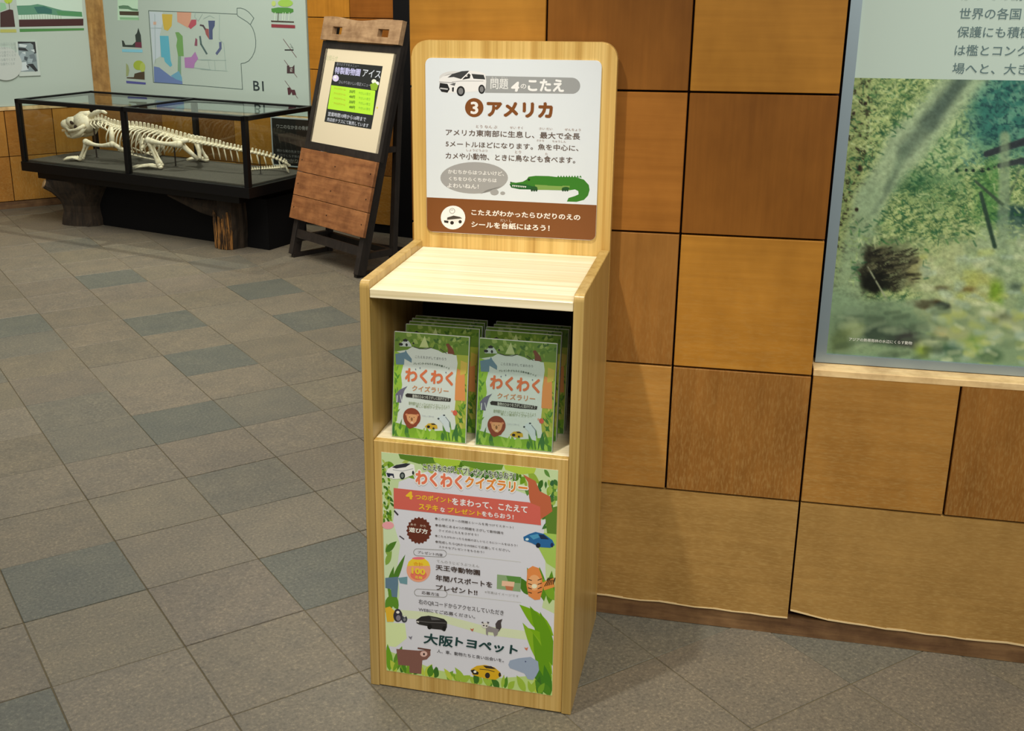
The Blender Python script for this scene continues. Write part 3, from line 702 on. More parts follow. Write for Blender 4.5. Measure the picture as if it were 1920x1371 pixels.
p.text('遊び方', 356, 732, 536, 796, (236, 228, 224), .03); p.text('あそ　かた', 372, 706, 520, 726, (220, 200, 195))
rows = [('●このポスターの問題とシールを見つけてスタート！', 606, 650, 1350, 748), ('●会場にある4つの問題をさがして動物園を', 608, 704, 1258, 800), ('クイズのこたえをさがそう！', 640, 756, 1016, 812),
        ('●こたえがわかったら台紙の正しいところにシールをはろう！', 606, 800, 1388, 912), ('●完成したらQRからWEBにて応募してください。', 608, 852, 1318, 958), ('ステキなプレゼントをもらおう！', 640, 900, 1070, 968)]
for s, a, b, c_, d in rows: p.text(s, a, b, c_, d, (96, 92, 98), .01)
p.text('プレゼント内容', 440, 946, 676, 992, TX, .01); p.text('100', 378, 1094, 510, 1160, (238, 190, 60), .05); p.text('合計', 398, 1046, 490, 1076, (206, 150, 40), .01); p.text('名様', 410, 1168, 482, 1196, (238, 200, 80), .02)
p.text('てんのうじどうぶつえん', 620, 1034, 1024, 1086, (130, 130, 134)); p.text('天王寺動物園', 608, 1066, 1032, 1168, (66, 56, 56), .03); p.text('年間パスポートを', 608, 1156, 1148, 1280, (66, 56, 56), .03); p.text('プレゼント!!', 610, 1248, 1006, 1342, (66, 56, 56), .03)
p.text('応募方法', 474, 1304, 640, 1350, TX, .01); p.text('※写真はイメージです', 1076, 1318, 1400, 1350, (140, 140, 146))
p.map = homography(Q4, UNIT)
p.text('右のQRコードからアクセスしていただき', 446, 200, 1262, 356, (92, 90, 98), .014); p.text('WEBにてご応募ください。', 446, 276, 988, 382, (92, 90, 98), .014)
p.text('大阪', 488, 512, 772, 632, (24, 58, 62), .03, skew=.006); p.text('トヨペット', 792, 552, 1392, 706, (24, 58, 62), .04, skew=.006)
p.text('人、車、動物たちと良い出会いを。', 620, 654, 1262, 778, (66, 64, 72), .01)
p.make('lettering', poster)

# ------------------------------------------------------------------ quiz booklets on the shelf
BWd, BHt, BTh, LEAN = .156, .218, .006, math.radians(8.5)
def booklet():
    root = empty('quiz_booklet')
    m = MB().box((0, 0, 0), (BWd, BTh, BHt)); m.bevel(.0008)
    cov = m.make('cover', plain('booklet_paper', rgb(226, 228, 224), .3, .5), root)
    BQ = ((245, 240), (1660, 290), (1540, 2255), (125, 2150))
    def bp_(t=0):
        p = Print(front_sheet(0.001, BHt - .001, BWd - .002, BHt - .002, 0), (226, 226, 232), BQ, step=2.4e-6 if t == 0 else 6e-6); p.t = 4e-5 + t; return p
    p = bp_(); R = random.Random(3); p.map = lambda x, y: (x, y)
    p.unit_poly([(0, 0), (1, 0), (1, .18), (.80, .175), (.74, .15), (.66, .165), (.60, .145), (.48, .125), (.36, .14), (.24, .13), (.18, .16), (0, .19)], (104, 132, 44))
    p.unit_poly([(0, .18), (.10, .2), (.13, .3), (.10, .4), (.12, .5), (.08, .7), (.06, .85), (0, .9)], (150, 186, 60)); p.unit_poly([(1, .17), (.84, .17), (.86, .25), (.84, .4), (.85, .6), (.84, .72), (.88, .9), (1, .95)], (166, 172, 64))
    p.unit_poly([(0, .86), (.3, .90), (.5, .92), (.7, .9), (1, .86), (1, 1), (0, 1)], (126, 168, 42))
    for k in range(56):
        u, v = R.random(), R.random() * .10; uleaf(p, u, v, u + R.uniform(-.08, .08), v + R.uniform(.02, .05), R.uniform(.02, .045), R.choice([(84, 118, 30), (130, 150, 60), (64, 98, 30), (150, 166, 90)]))
    for k in range(30):
        v = .22 + R.random() * .6; uleaf(p, R.random() * .06, v + .05, R.random() * .13, v, .022, R.choice([(130, 176, 30), (84, 140, 40), (110, 150, 60)]))
        uleaf(p, 1 - R.random() * .1, v + .06, 1 - R.random() * .15, v, .026, R.choice([(120, 156, 40), (70, 120, 44), (196, 184, 90)]))
    p.unit_poly([(.86, .30), (.96, .33), (.98, .60), (.84, .60), (.84, .44)], (222, 142, 82)); p.unit_poly([(.90, .22), (.99, .24), (.98, .34), (.90, .36)], (206, 176, 80))
    for k in range(40):
        u = R.random(); h = R.uniform(.05, .16) * (1.25 if u > .72 or u < .12 else .8)
        uleaf(p, u, 1, u + R.uniform(-.09, .09), 1 - h, R.uniform(.03, .06), R.choice([(80, 130, 40), (130, 176, 40), (60, 112, 50), (154, 190, 70)]))
    tag(p.make('foliage_artwork', cov), kind='stuff')
    p = bp_(3.6e-4)
    p.poly([(240, 640), (420, 600), (440, 560), (470, 620), (550, 720), (545, 790), (410, 720), (400, 830), (250, 830)], (106, 134, 158)); p.poly([(1210, 430), (1260, 410), (1350, 520), (1375, 610), (1240, 600), (1250, 520)], (120, 62, 40))
    p.poly([(700, 500), (810, 290), (870, 470), (880, 500)], (190, 196, 140)); p.line([(600, 500), (700, 528), (830, 528), (930, 500)], 14, (50, 50, 36)); p.line([(1100, 520), (1220, 600)], 12, (50, 44, 36))
    p.poly([(330, 460), (400, 400), (440, 362), (500, 400), (540, 450), (560, 500), (330, 500)], (196, 200, 204)); p.poly([(390, 380), (440, 355), (490, 380), (470, 410), (400, 410)], (24, 24, 26)); p.ell(352, 462, 40, 26, (24, 24, 28)); p.ell(460, 468, 22, 28, (28, 30, 32)); p.ell(590, 435, 18, 18, (40, 40, 38))
    p.poly([(215, 1380), (300, 1290), (450, 1220), (390, 1300), (350, 1420), (320, 1530), (230, 1520)], (110, 104, 130)); p.line([(250, 1400), (240, 1520)], 16, (220, 220, 224)); p.line([(310, 1390), (330, 1510)], 12, (210, 210, 220)); tag(p.piece('small_animal_picture', cov), kind='stuff')
    p.ell(518, 1790, 168, 170, (140, 62, 36)); p.poly([(360, 1860), (420, 1980), (470, 2010), (600, 1960), (680, 1830)], (140, 62, 36)); p.poly([(410, 1740), (500, 1735), (640, 1745), (600, 1870), (540, 1925), (490, 1915), (430, 1850)], (222, 156, 112)); p.ell(420, 1745, 26, 20, (214, 130, 96)); p.ell(630, 1750, 26, 20, (214, 130, 96)); p.ell(515, 1830, 20, 34, (140, 92, 52)); p.ell(475, 1790, 8, 8, (50, 30, 24)); p.ell(560, 1793, 8, 8, (50, 30, 24)); p.ell(517, 1890, 24, 14, (238, 200, 176)); p.piece('lion_picture', cov)
    # yellow car, white horse
    p.poly([(760, 1960), (830, 1900), (930, 1890), (1000, 1930), (1010, 1990), (900, 2010), (800, 1990)], (206, 164, 40)); p.ell(832, 1962, 32, 26, (26, 24, 22)); p.poly([(880, 1900), (950, 1898), (985, 1926), (900, 1924)], (40, 34, 30)); p.ell(930, 1990, 22, 20, (50, 44, 30)); p.piece('yellow_car_picture', cov)
    p.poly([(1010, 1800), (1070, 1750), (1140, 1720), (1200, 1790), (1250, 1860), (1250, 2060), (1170, 2040), (1130, 1920), (1070, 1850)], (206, 212, 224)); p.ell(1032, 1806, 20, 16, (60, 64, 72)); p.ell(1142, 1740, 22, 14, (50, 54, 62)); p.line([(1170, 1770), (1240, 1860), (1246, 1960)], 14, (120, 126, 140))
    p.ell(1356, 1690, 44, 50, (210, 92, 72)); p.ell(1300, 1660, 20, 20, (226, 160, 140))
    p.make('white_horse_picture', cov)
    p = bp_(5.6e-4)
    p.text('わくわく', 420, 880, 1332, 1192, (216, 112, 72), .05); p.text('クイズラリー', 545, 1196, 1240, 1342, (204, 130, 80), .02)
    p.cut(); p.poly([(405, 1380), (440, 1352), (760, 1368), (1180, 1408), (1285, 1424), (1270, 1484), (1120, 1478), (960, 1474), (680, 1444), (420, 1420)], (44, 36, 34)); p.cut(); p.text('動物のひみつをさがしに出かけよう', 545, 1368, 1240, 1472, (232, 228, 224))
    p.text('動物園をめぐって4つのクイズにこたえよう', 470, 1500, 1250, 1612, (140, 150, 110)); p.text('楽しい動物クイズラリー', 600, 1560, 1180, 1644, (140, 150, 110)); p.text('たのしく学べる', 720, 1740, 940, 1790, (170, 170, 190))
    p.text('こたえをさがしてまわろう', 620, 650, 1210, 726, (120, 120, 128))
    arc = 'プレゼントがもらえる動物園クイズ'
    for k, ch in enumerate(arc):
        x = 580 + k * 44; y = 770 + 90 * ((k - 5.5) / 10.5) ** 2 * (1.0 if k > 5 else .35); p.text(ch, x, y + 8, x + 32, y + 44, (60, 84, 62), .01)
    p.cut()
    for x, y in ((705, 880), (1200, 945), (620, 905)): p.ell(x, y, 11, 13, (110, 110, 140), 8)
    p.make('lettering', cov)
    return root
bk = booklet()
slots = []
for x0 in (.0515, .2275):
    for k in range(5): slots.append((x0, k))
side = {.0515: 'left', .2275: 'right'}
for n, (x0, k) in enumerate(slots):
    o = bk if n == 0 else copy_tree(bk)
    dx = 0 if k == 0 else random.uniform(-.004, .010); yy = .026 + (.034 + .021 * k if k else 0)
    c, s = math.cos(-.255), math.sin(-.255)
    lx, ly = x0 + dx, yy
    o.location = (-.1878 + lx * c - ly * s, 2.1261 + lx * s + ly * c, .5801 + .0012)
    o.rotation_euler = Euler((-LEAN, 0, -.255 + (0 if k == 0 else random.uniform(-.006, .006)) ), 'XYZ')
    o['category'] = 'booklet'
    o['group'] = 'quiz booklets on the stand shelf'
    if k == 0:
        MB().box((-.001, -.0030, -.0002), (BWd + .0012, -.0027, BHt + .001)).box((BWd + .0009, -.0026, 0), (BWd + .0012, BTh, BHt)).make('clear_sleeve', GLASS, o)
        o['label'] = 'green and white zoo quiz booklet at the front of the %s stack on the shelf' % side[x0]
    else: o['label'] = '%s zoo quiz booklet from the front of the %s stack, standing in the dim shelf' % (('second', 'third', 'fourth', 'rearmost')[k - 1], side[x0])

# ------------------------------------------------------------------ information board set into the right wall (photo + lettering)
ib = empty('information_board', RW['loc'], RW['rz'])
tag(ib, 'large pale information board with a forest photograph set into the right wall', 'information board')
yB = .040
box('board_sheet', (.826, yB, .682), (2.55, yB + .006, 1.80), PALE, ib)
m = MB()
m.box((.8055, yB - .006, .666), (.8275, yB + .012, 1.84)).box((.8275, yB - .006, .666), (2.57, yB + .012, .6855)).box((.8275, yB - .006, 1.80), (2.57, yB + .012, 1.84)).box((2.55, yB - .006, .6855), (2.57, yB + .012, 1.80))
m.make('board_frame', METAL, ib)

def value_noise(X, Y, sx, sy, seed, octaves=4, gain=.55):
    out = np.zeros_like(X); amp = 1; tot = 0
    for o in range(octaves):
        g = np.random.default_rng(seed + o).random((128, 128)); x = (X / sx * 2 ** o) % 127; y = (Y / sy * 2 ** o) % 127
        xi, yi = np.floor(x).astype(int), np.floor(y).astype(int); fx, fy = x - xi, y - yi; fx = fx * fx * (3 - 2 * fx); fy = fy * fy * (3 - 2 * fy)
        a = g[xi, yi] * (1 - fx) + g[(xi + 1) % 128, yi] * fx; b = g[xi, (yi + 1) % 128] * (1 - fx) + g[(xi + 1) % 128, (yi + 1) % 128] * fx
        out += (a * (1 - fy) + b * fy) * amp; tot += amp; amp *= gain
    return out / tot
def photo_sheet():
    u0, u1, z0, z1 = .8278, 1.62, .6858, 1.2785; nu, nz = 330, 270
    U, Z = np.meshgrid(np.linspace(u0, u1, nu), np.linspace(z1, z0, nz), indexing='ij')
    t = (z1 - Z) / (z1 - z0)
    X = 1602 - 57 * t + (U - .828 + .005 * t) * (997 - 73 * t); Y = 147 + 518 * t + (X - 1602) * (.016 + .03 * t)
    sm = lambda a, b, x: np.clip((x - a) / (b - a), 0, 1) ** 2 * (3 - 2 * np.clip((x - a) / (b - a), 0, 1))
    C = np.zeros(X.shape + (3,)); 
    def mixin(mask, col): C[:] = C * (1 - mask[..., None]) + np.array(col, float) * mask[..., None]
    def seg(p0, p1, w0, w1, soft):
        d = np.array(p1, float) - p0; L2 = d @ d; q = np.clip(((X - p0[0]) * d[0] + (Y - p0[1]) * d[1]) / L2, 0, 1)
        dist = np.hypot(X - p0[0] - q * d[0], Y - p0[1] - q * d[1]); w = w0 + (w1 - w0) * q
        return 1 - sm(w - soft, w + soft, dist)
    def blob(cx, cy, rx, ry, soft=.5, wob=.3, seed=5):
        n = value_noise(X, Y, 24, 24, seed); return 1 - sm(1 - soft, 1 + soft, np.hypot((X - cx) / rx, (Y - cy) / ry) + (n - .5) * wob * 2)
    mixin(np.ones_like(X), (118, 132, 90))
    n1 = value_noise(X + Y * .4, Y, 26, 20, 40); n2 = value_noise(X + Y * .5, Y - X * .3, 7, 6, 50, 3, .7); n3 = value_noise(X - Y * .6, Y + X * .5, 10, 3.2, 60, 3, .7); n4 = value_noise(X, Y, 60, 60, 70, 2)
    mixin(sm(.40, .70, n1) * .8, (140, 150, 104)); mixin(sm(.55, .38, n2) * .0 + sm(.50, .36, n2) * .5, (62, 92, 60)); mixin(sm(.54, .68, n3) * .6, (160, 170, 124)); mixin(sm(.44, .32, n3) * .75, (50, 82, 58))
    mixin(sm(1790, 1850, X) * sm(330, 230, Y), (52, 96, 88)); mixin(sm(1790, 1850, X) * sm(330, 230, Y) * sm(.5, .62, n1) * .6, (96, 132, 112)); mixin(sm(1780, 1840, X) * sm(330, 230, Y) * sm(.44, .36, n2) * .7, (32, 64, 70))
    mixin(sm(1900, 2000, X) * sm(520, 460, Y) * .8, (48, 78, 74))
    mixin(sm(1650, 1600, X) * .55, (110, 116, 78)); mixin(sm(1665, 1615, X) * sm(.42, .32, n2) * .8, (52, 48, 36))
    mixin(blob(1775, 270, 60, 55, .6, .4, 9) * .5, (134, 156, 124)); mixin(blob(1760, 350, 50, 32, .6, .5, 12) * sm(.40, .6, n3) * .5, (54, 92, 62)); mixin(blob(1712, 330, 60, 20, .6, .6, 13) * .45, (46, 84, 62))
    mixin(blob(1862, 360, 30, 70, .5, .3, 14) * .7, (66, 108, 62))
    # tree trunk and thin branches
    mixin(seg((1886, 250), (1884, 460), 9, 12, 5) * .8, (112, 128, 104)); mixin(seg((1842, 352), (1868, 450), 3, 5, 2), (48, 66, 56)); mixin(seg((1882, 372), (1832, 330), 3, 2, 2) * .8, (66, 80, 66)); mixin(seg((1888, 372), (1920, 290), 3, 2, 2) * .7, (78, 92, 76)); mixin(seg((1880, 372), (1886, 450), 4, 5, 3) * .5, (60, 78, 66)); mixin(seg((1900, 400), (1990, 440), 28, 60, 8) * .85, (30, 56, 60))
    # broad blurred branch across the front
    mixin(seg((1835, 120), (1700, 270), 36, 36, 16) * .92, (134, 148, 122)); mixin(seg((1705, 262), (1630, 370), 34, 26, 14) * .92, (132, 146, 120)); mixin(seg((1635, 365), (1585, 560), 28, 34, 16) * .85, (122, 138, 112))
    mixin(seg((1812, 142), (1745, 225), 12, 15, 11) * .85, (64, 78, 72)); mixin(seg((1745, 225), (1700, 275), 15, 14, 12) * .75, (82, 96, 84)); mixin(seg((1700, 275), (1668, 345), 8, 6, 9) * .65, (84, 100, 84)); mixin(seg((1672, 340), (1640, 390), 5, 4, 6) * .5, (90, 104, 88))
    # dark branches on the right
    mixin(seg((1852, 281), (1990, 236), 5, 8, 1.8), (52, 58, 62)); mixin(seg((1876, 302), (1915, 293), 4, 5, 1.6), (54, 60, 62)); mixin(seg((1915, 293), (2000, 300), 5, 7, 2), (56, 62, 64))
    for cx, cy, r in ((1868, 305, 3), (1856, 308, 3), (1845, 310, 5), (1828, 311, 3), (1815, 310, 3), (1798, 311, 4)): mixin(blob(cx, cy, r, r, .3, .1), (34, 50, 44))
    for cx, cy, r in ((1613, 309, 7), (1623, 192, 4), (1601, 209, 4), (1608, 384, 4)): mixin(blob(cx, cy, r, r, .4, .5, 23), (46, 40, 32))
    # rocks and hollow
    mixin(blob(1676, 490, 58, 44, .25, .5, 31), (46, 46, 38)); mixin(blob(1674, 488, 52, 38, .3, .5, 32) * sm(.48, .62, n3), (92, 96, 74)); mixin(blob(1640, 520, 26, 22, .4, .4, 33), (26, 30, 26)); mixin(blob(1730, 500, 22, 26, .5, .6, 34) * .8, (122, 112, 74)); mixin(seg((1630, 492), (1665, 552), 1.5, 1.5, 1.2), (126, 130, 110))
    mixin(blob(1690, 448, 45, 14, .6, .4, 35) * .7, (112, 122, 92))
    # pale, out of focus growth in the foreground
    mixin(sm(520, 560, Y + (n4 - .5) * 60) * .9, (112, 130, 106)); mixin(blob(1830, 520, 110, 95, .30, .35, 41) * .92, (138, 146, 112)); mixin(blob(1900, 470, 90, 60, .4, .4, 42) * .85, (132, 146, 118)); mixin(blob(1950, 620, 120, 90, .5, .4, 46) * .8, (114, 132, 106))
    mixin(blob(1765, 470, 70, 22, .6, .4, 43) * .5, (150, 156, 118)); mixin(blob(1840, 520, 30, 26, .7, .3, 44) * .5, (150, 146, 74)); mixin(blob(1750, 562, 30, 9, .5, .5, 45), (62, 54, 40)); mixin(blob(1772, 564, 14, 8, .4, .3, 45), (40, 44, 42)); mixin(blob(1795, 620, 30, 14, .6, .4, 56) * .6, (150, 150, 108))
    mixin(blob(1640, 600, 90, 26, .6, .4, 47) * .6, (80, 96, 80)); mixin(blob(1660, 622, 60, 20, .4, .4, 48) * .85, (56, 68, 60)); mixin(blob(1705, 632, 30, 18, .5, .4, 49) * .8, (58, 58, 58)); mixin(blob(1600, 615, 22, 20, .5, .3, 50) * .7, (134, 144, 104)); mixin(blob(1578, 640, 20, 30, .6, .3, 51) * .7, (78, 90, 62))
    for cx, cy, rx, ry, c_ in ((1870, 540, 12, 26, (96, 124, 40)), (1880, 585, 26, 10, (60, 66, 50)), (1735, 650, 14, 16, (120, 136, 60)), (1790, 650, 22, 14, (56, 80, 66)), (1830, 640, 16, 18, (90, 120, 60)), (1766, 612, 12, 10, (150, 130, 84)), (1905, 525, 12, 8, (70, 84, 74)), (1860, 660, 18, 12, (52, 76, 56)), (1770, 530, 14, 5, (84, 80, 60)), (1820, 532, 14, 6, (96, 84, 56)), (1900, 600, 26, 20, (142, 148, 118))):
        mixin(blob(cx, cy, rx, ry, .8, .3, int(cx)) * .8, c_)
    # feathery twigs and leaves in focus, soft pale ones in front
    R = np.random.default_rng(77)
    def dab(p0, p1, w, col, k):
        d = np.array(p1) - p0; sel = (X > min(p0[0], p1[0]) - w - 2) & (X < max(p0[0], p1[0]) + w + 2) & (Y > min(p0[1], p1[1]) - w - 2) & (Y < max(p0[1], p1[1]) + w + 2)
        x, y = X[sel], Y[sel]; q = np.clip(((x - p0[0]) * d[0] + (y - p0[1]) * d[1]) / (d @ d), 0, 1)
        m_ = (np.clip(1.4 - np.hypot(x - p0[0] - q * d[0], y - p0[1] - q * d[1]) / w, 0, 1) * k)[:, None]; C[sel] = C[sel] * (1 - m_) + np.array(col, float) * m_
    for n in range(1500):
        x, y = R.uniform(1590, 2020), R.uniform(150, 520)
        band = (x - 1835) * .72 + (y - 120) * .62      # keep off the broad branch
        if abs(band) < 34 and y < 400: continue
        if abs(x - 1676) < 56 and abs(y - 490) < 42: continue
        if x > 1740 and y > 440: continue
        cl_ = value_noise(np.array([[x]]), np.array([[y]]), 34, 28, 90, 2)[0, 0]; a = R.uniform(-.9, .9) + (0 if R.random() < .6 else 1.2); L_ = R.uniform(5, 13)
        if x > 1800 and y < 300: c = (84, 118, 104) if cl_ > .5 else (44, 74, 74)
        else: c = ((158, 168, 128) if R.random() < .4 else (124, 142, 98)) if cl_ > .55 else ((40, 76, 54) if R.random() < .7 else (62, 100, 62))
        dab((x, y), (x + L_ * math.cos(a), y + L_ * math.sin(a)), R.uniform(1.0, 2.0), c, .62)
    mixin(seg((1852, 281), (1990, 236), 5, 8, 1.8), (48, 54, 58)); mixin(seg((1876, 302), (1915, 293), 4, 5, 1.6), (50, 56, 58)); mixin(seg((1915, 293), (2000, 300), 5, 7, 2), (52, 58, 60))
    mixin(seg((1886, 250), (1884, 460), 8, 11, 5) * .7, (112, 128, 104)); mixin(seg((1842, 352), (1868, 450), 3, 4, 2), (48, 66, 56)); mixin(seg((1882, 372), (1832, 330), 3, 2, 2) * .8, (58, 72, 60))
    for n in range(230):
        x, y = R.uniform(1730, 2010), R.uniform(440, 680)
        if y < 620 - (x - 1650) * 1.1 and y < 470: continue
        a = R.uniform(-.5, .5); L_ = R.uniform(6, 20); c = ((160, 166, 132), (176, 180, 150), (128, 142, 108), (96, 112, 88), (142, 158, 146), (150, 156, 90))[int(R.integers(6))]
        dab((x, y), (x + L_ * math.cos(a), y + L_ * math.sin(a)), R.uniform(4, 9), c, .42)
    for n in range(60):
        x, y = R.uniform(1570, 1760), R.uniform(560, 680); a = R.uniform(-.4, .1)
        dab((x, y), (x + 26 * math.cos(a), y + 26 * math.sin(a)), R.uniform(4, 8), ((118, 134, 112), (84, 98, 82), (136, 148, 122), (60, 72, 60))[int(R.integers(4))], .35)
    for n in range(70):
        x, y = R.uniform(1630, 1720), R.uniform(455, 520); a = R.uniform(-.5, 0)
        dab((x, y), (x + 14 * math.cos(a), y + 14 * math.sin(a)), R.uniform(1, 3), ((30, 30, 26), (96, 94, 74), (60, 60, 46), (24, 24, 22))[int(R.integers(4))], .6)
    sharp = 1 - sm(540, 580, Y); C *= (1 + (n2[..., None] - .5) * .30 * (.15 + .85 * sharp[..., None]))
    C = np.clip((C - 96) * 1.10 + 84, 4, 250) * np.array([.97, .99, .98]) / 255; L = np.where(C <= .04045, C / 12.92, ((C + .055) / 1.055) ** 2.4) * 1.75
    L = np.clip(L, 0, .9)
    me = bpy.data.meshes.new('forest_photograph')
    co = np.stack([U, np.full_like(U, yB - .0004), Z], -1).reshape(-1, 3)
    idx = np.arange(nu * nz).reshape(nu, nz); F = np.stack([idx[:-1, :-1], idx[:-1, 1:], idx[1:, 1:], idx[1:, :-1]], -1).reshape(-1, 4)
    me.vertices.add(len(co)); me.vertices.foreach_set('co', co.ravel()); me.loops.add(F.size); me.loops.foreach_set('vertex_index', F.ravel())
    me.polygons.add(len(F)); me.polygons.foreach_set('loop_start', np.arange(0, F.size, 4)); me.polygons.foreach_set('loop_total', np.full(len(F), 4)); me.update(calc_edges=True); me.validate()
    at = me.color_attributes.new('ink', 'FLOAT_COLOR', 'POINT'); at.data.foreach_set('color', np.concatenate([L.reshape(-1, 3), np.ones((nu * nz, 1))], 1).astype(np.float32).ravel())
    me.materials.append(GLOSSY_INK)
    o = link(bpy.data.objects.new('forest_photograph', me), ib); o['label'] = 'photograph of branches, foliage and rocks'
photo_sheet()
p = Print(front_sheet(.8278, 1.80, 1.72, 1.115, yB), (203, 204, 207), None, t0=8e-4)
def rb(s, u0, z, n, col, h=.0215, pitch=.0228):   # a line of type at height z
    U0 = (u0 - .8278) / 1.72; V = (1.80 - z) / 1.115
    p.text(s, U0, V - h * .5 / 1.115, U0 + n * pitch / 1.72, V + h * .5 / 1.115, col, .006)
TC = (74, 96, 100)
for s, z, n in (('かつての動物園は珍しい動物を見せる場所でしたが', 1.441, 23), ('世界の各国と協力して希少な動物を守り増やす', 1.4055, 21), ('保護にも積極的に取り組んでいます。かつて', 1.3705, 20), ('は檻とコンクリートの中で飼われていた動物を', 1.3355, 21), ('場へと、大きく変わってきました。', 1.3005, 16)):
    rb(s, 1.012, z, n, TC)
rb('アジアの熱帯雨林の水辺にくらす動物', .872, .722, 17, (196, 200, 196), .0075, .0076)
p.make('lettering', ib)

# ------------------------------------------------------------------ map board on the back wall
mb = empty('map_board', BW['loc'], BW['rz']); tag(mb, 'pale green floor map board marked B1 on the back wall', 'map board')
box('board_sheet', (.151, -.020, .669), (1.766, .011, 1.70), PALE, mb)
# four picture points and where they lie on the board (metres along, metres up)
def board_map(px, uz, u0, zt, w, h):
    H = homography(px, uz)
    def f(x, y):
        u, z = H(x, y); return ((u - u0) / w, (zt - z) / h)
    return f
BPX = ((283, 19), (448, 25), (458, 167), (292, 153)); BUZ = ((.543, 1.275), (1.253, 1.264), (1.26, .81), (.535, .827))
def mp(t=0):
    p = Print(front_sheet(.151, 1.70, 1.615, 1.031, -.020), (222, 216, 210), None, step=6e-5, t0=2e-4 + t); p.map = board_map(BPX, BUZ, .151, 1.70, 1.615, 1.031); return p
c6 = lambda *a: [(200 + x / 7.615, y / 7.615) for x, y in a]
c7 = lambda *a: [(380 + x / 6.855, y / 6.855) for x, y in a]
p = mp(); p.auto = True; p.wash = .22
p.poly(c6((640, 165), (830, 175), (830, 330), (790, 500), (800, 800), (720, 850), (700, 930)), (188, 198, 204))
p.poly(c6((820, 200), (970, 205), (960, 370), (905, 440), (850, 420), (830, 300)), (200, 160, 40)); p.poly(c6((1035, 165), (1240, 178), (1230, 290), (1195, 400), (1110, 350), (1040, 310)), (206, 136, 104))
p.poly(c6((1240, 280), (1312, 280), (1310, 350), (1230, 415), (1195, 380)), (170, 50, 66)); p.poly(c6((790, 510), (915, 512), (945, 860), (968, 930), (940, 955), (862, 880), (848, 820), (810, 815)), (70, 160, 184))
p.poly(c6((1010, 460), (1060, 458), (1115, 515), (1132, 800), (1090, 800), (1095, 1110), (1045, 1100), (1050, 790), (1025, 650), (1040, 560)), (92, 142, 62)); p.poly(c6((1055, 800), (1092, 800), (1095, 1110), (1050, 1100)), (104, 140, 108))
p.poly(c6((705, 945), (780, 960), (950, 1090), (1040, 1130), (1110, 1150), (1115, 1205), (712, 1180)), (84, 104, 160)); p.poly(c6((945, 1080), (1060, 1010), (1105, 1100), (1110, 1160), (1020, 1130)), (86, 146, 176))
p.poly(c6((1140, 820), (1240, 812), (1295, 735), (1338, 835), (1290, 900), (1275, 972), (1150, 965)), (160, 98, 160)); p.poly(c6((1300, 540), (1326, 560), (1325, 655), (1285, 650)), (120, 50, 70)); p.poly(c6((700, 310), (740, 310), (740, 352), (700, 352)), (220, 160, 130))
p.poly(c7((100, 265), (186, 265), (182, 332), (155, 382), (157, 505), (113, 505), (108, 350)), (50, 58, 98)); p.poly(c7((50, 360), (106, 372), (112, 505), (70, 440)), (140, 56, 54)); p.poly(c7((238, 540), (270, 535), (272, 625), (212, 708), (192, 682), (242, 612)), (62, 68, 108))
p.cut(); p.line(c7((0, 322), (35, 330), (62, 375)), 3.2, (60, 44, 50)); p.cut(); p.line(c6((1365, 520), (1380, 630), (1460, 765)), 3.2, (54, 76, 74)); p.make('coloured_zone', mb)
p = mp(1e-3); LN = (66, 84, 80)
p.line([(283, 20), (380, 23.3), (448.6, 26.5)], .9, LN); p.line([(283, 20), (292, 154), (380, 160.5), (458.8, 167), (455.9, 118.9)], .9, LN)
p.line(c7((470, 182), (470, 105), (515, 103), (570, 120), (620, 155), (660, 200), (685, 232), (640, 315)), .9, LN); p.line(c7((470, 182), (480, 205), (560, 255), (600, 280), (640, 315), (670, 360), (695, 430), (711, 520), (708, 600), (695, 660), (665, 725), (620, 780), (570, 806), (520, 815)), .9, LN)
GL = (140, 160, 152)
p.line(c7((245, 190), (240, 500), (300, 560), (330, 900)), .6, GL); p.line(c7((0, 770), (330, 772)), .6, GL); p.line(c7((0, 890), (345, 910)), .6, GL); p.line(c7((100, 780), (120, 900)), .5, GL); p.line(c7((180, 770), (190, 905)), .5, GL); p.line(c7((40, 240), (120, 200), (180, 230)), .6, GL); p.line(c6((1300, 175), (1290, 240), (1340, 300), (1400, 200)), .6, GL); p.line(c6((720, 200), (730, 900)), .5, GL); p.line(c6((660, 400), (820, 400)), .5, GL); p.line(c6((1330, 850), (1520, 850)), .6, GL); p.line(c6((1280, 965), (1520, 992)), .7, GL)
tag(p.make('floor_outline', mb), kind='stuff')
p = mp(1.3e-3)
(a, b), (c_, d) = c7((675, 1035), (815, 1168)); p.text('B1', a, b, c_, d, (44, 54, 54), .01); p.make('lettering', mb)
p = mp(6e-4)
q = c6((190, 0), (480, 0), (480, 290), (190, 290)); p.poly(q, (186, 214, 184)); p.poly(c6((205, 85), (270, 75), (340, 80), (400, 120), (480, 130), (480, 158), (400, 150), (340, 130), (210, 125)), (96, 130, 100)); p.poly(c6((215, 160), (490, 165), (490, 222), (220, 215)), (74, 64, 48)); p.poly(c6((220, 245), (495, 250), (495, 285), (225, 280)), (136, 180, 136)); p.piece('habitat_picture', mb)
p.poly(c6((250, 575), (275, 580), (300, 640), (400, 640), (450, 590), (440, 500), (465, 470), (485, 395), (505, 460), (520, 500), (535, 680), (260, 665)), (54, 62, 56)); p.poly(c6((440, 600), (530, 600), (535, 682), (440, 672)), (108, 50, 66)); p.poly(c6((250, 700), (545, 705), (545, 748), (255, 740)), (130, 190, 204)); p.piece('habitat_picture', mb)
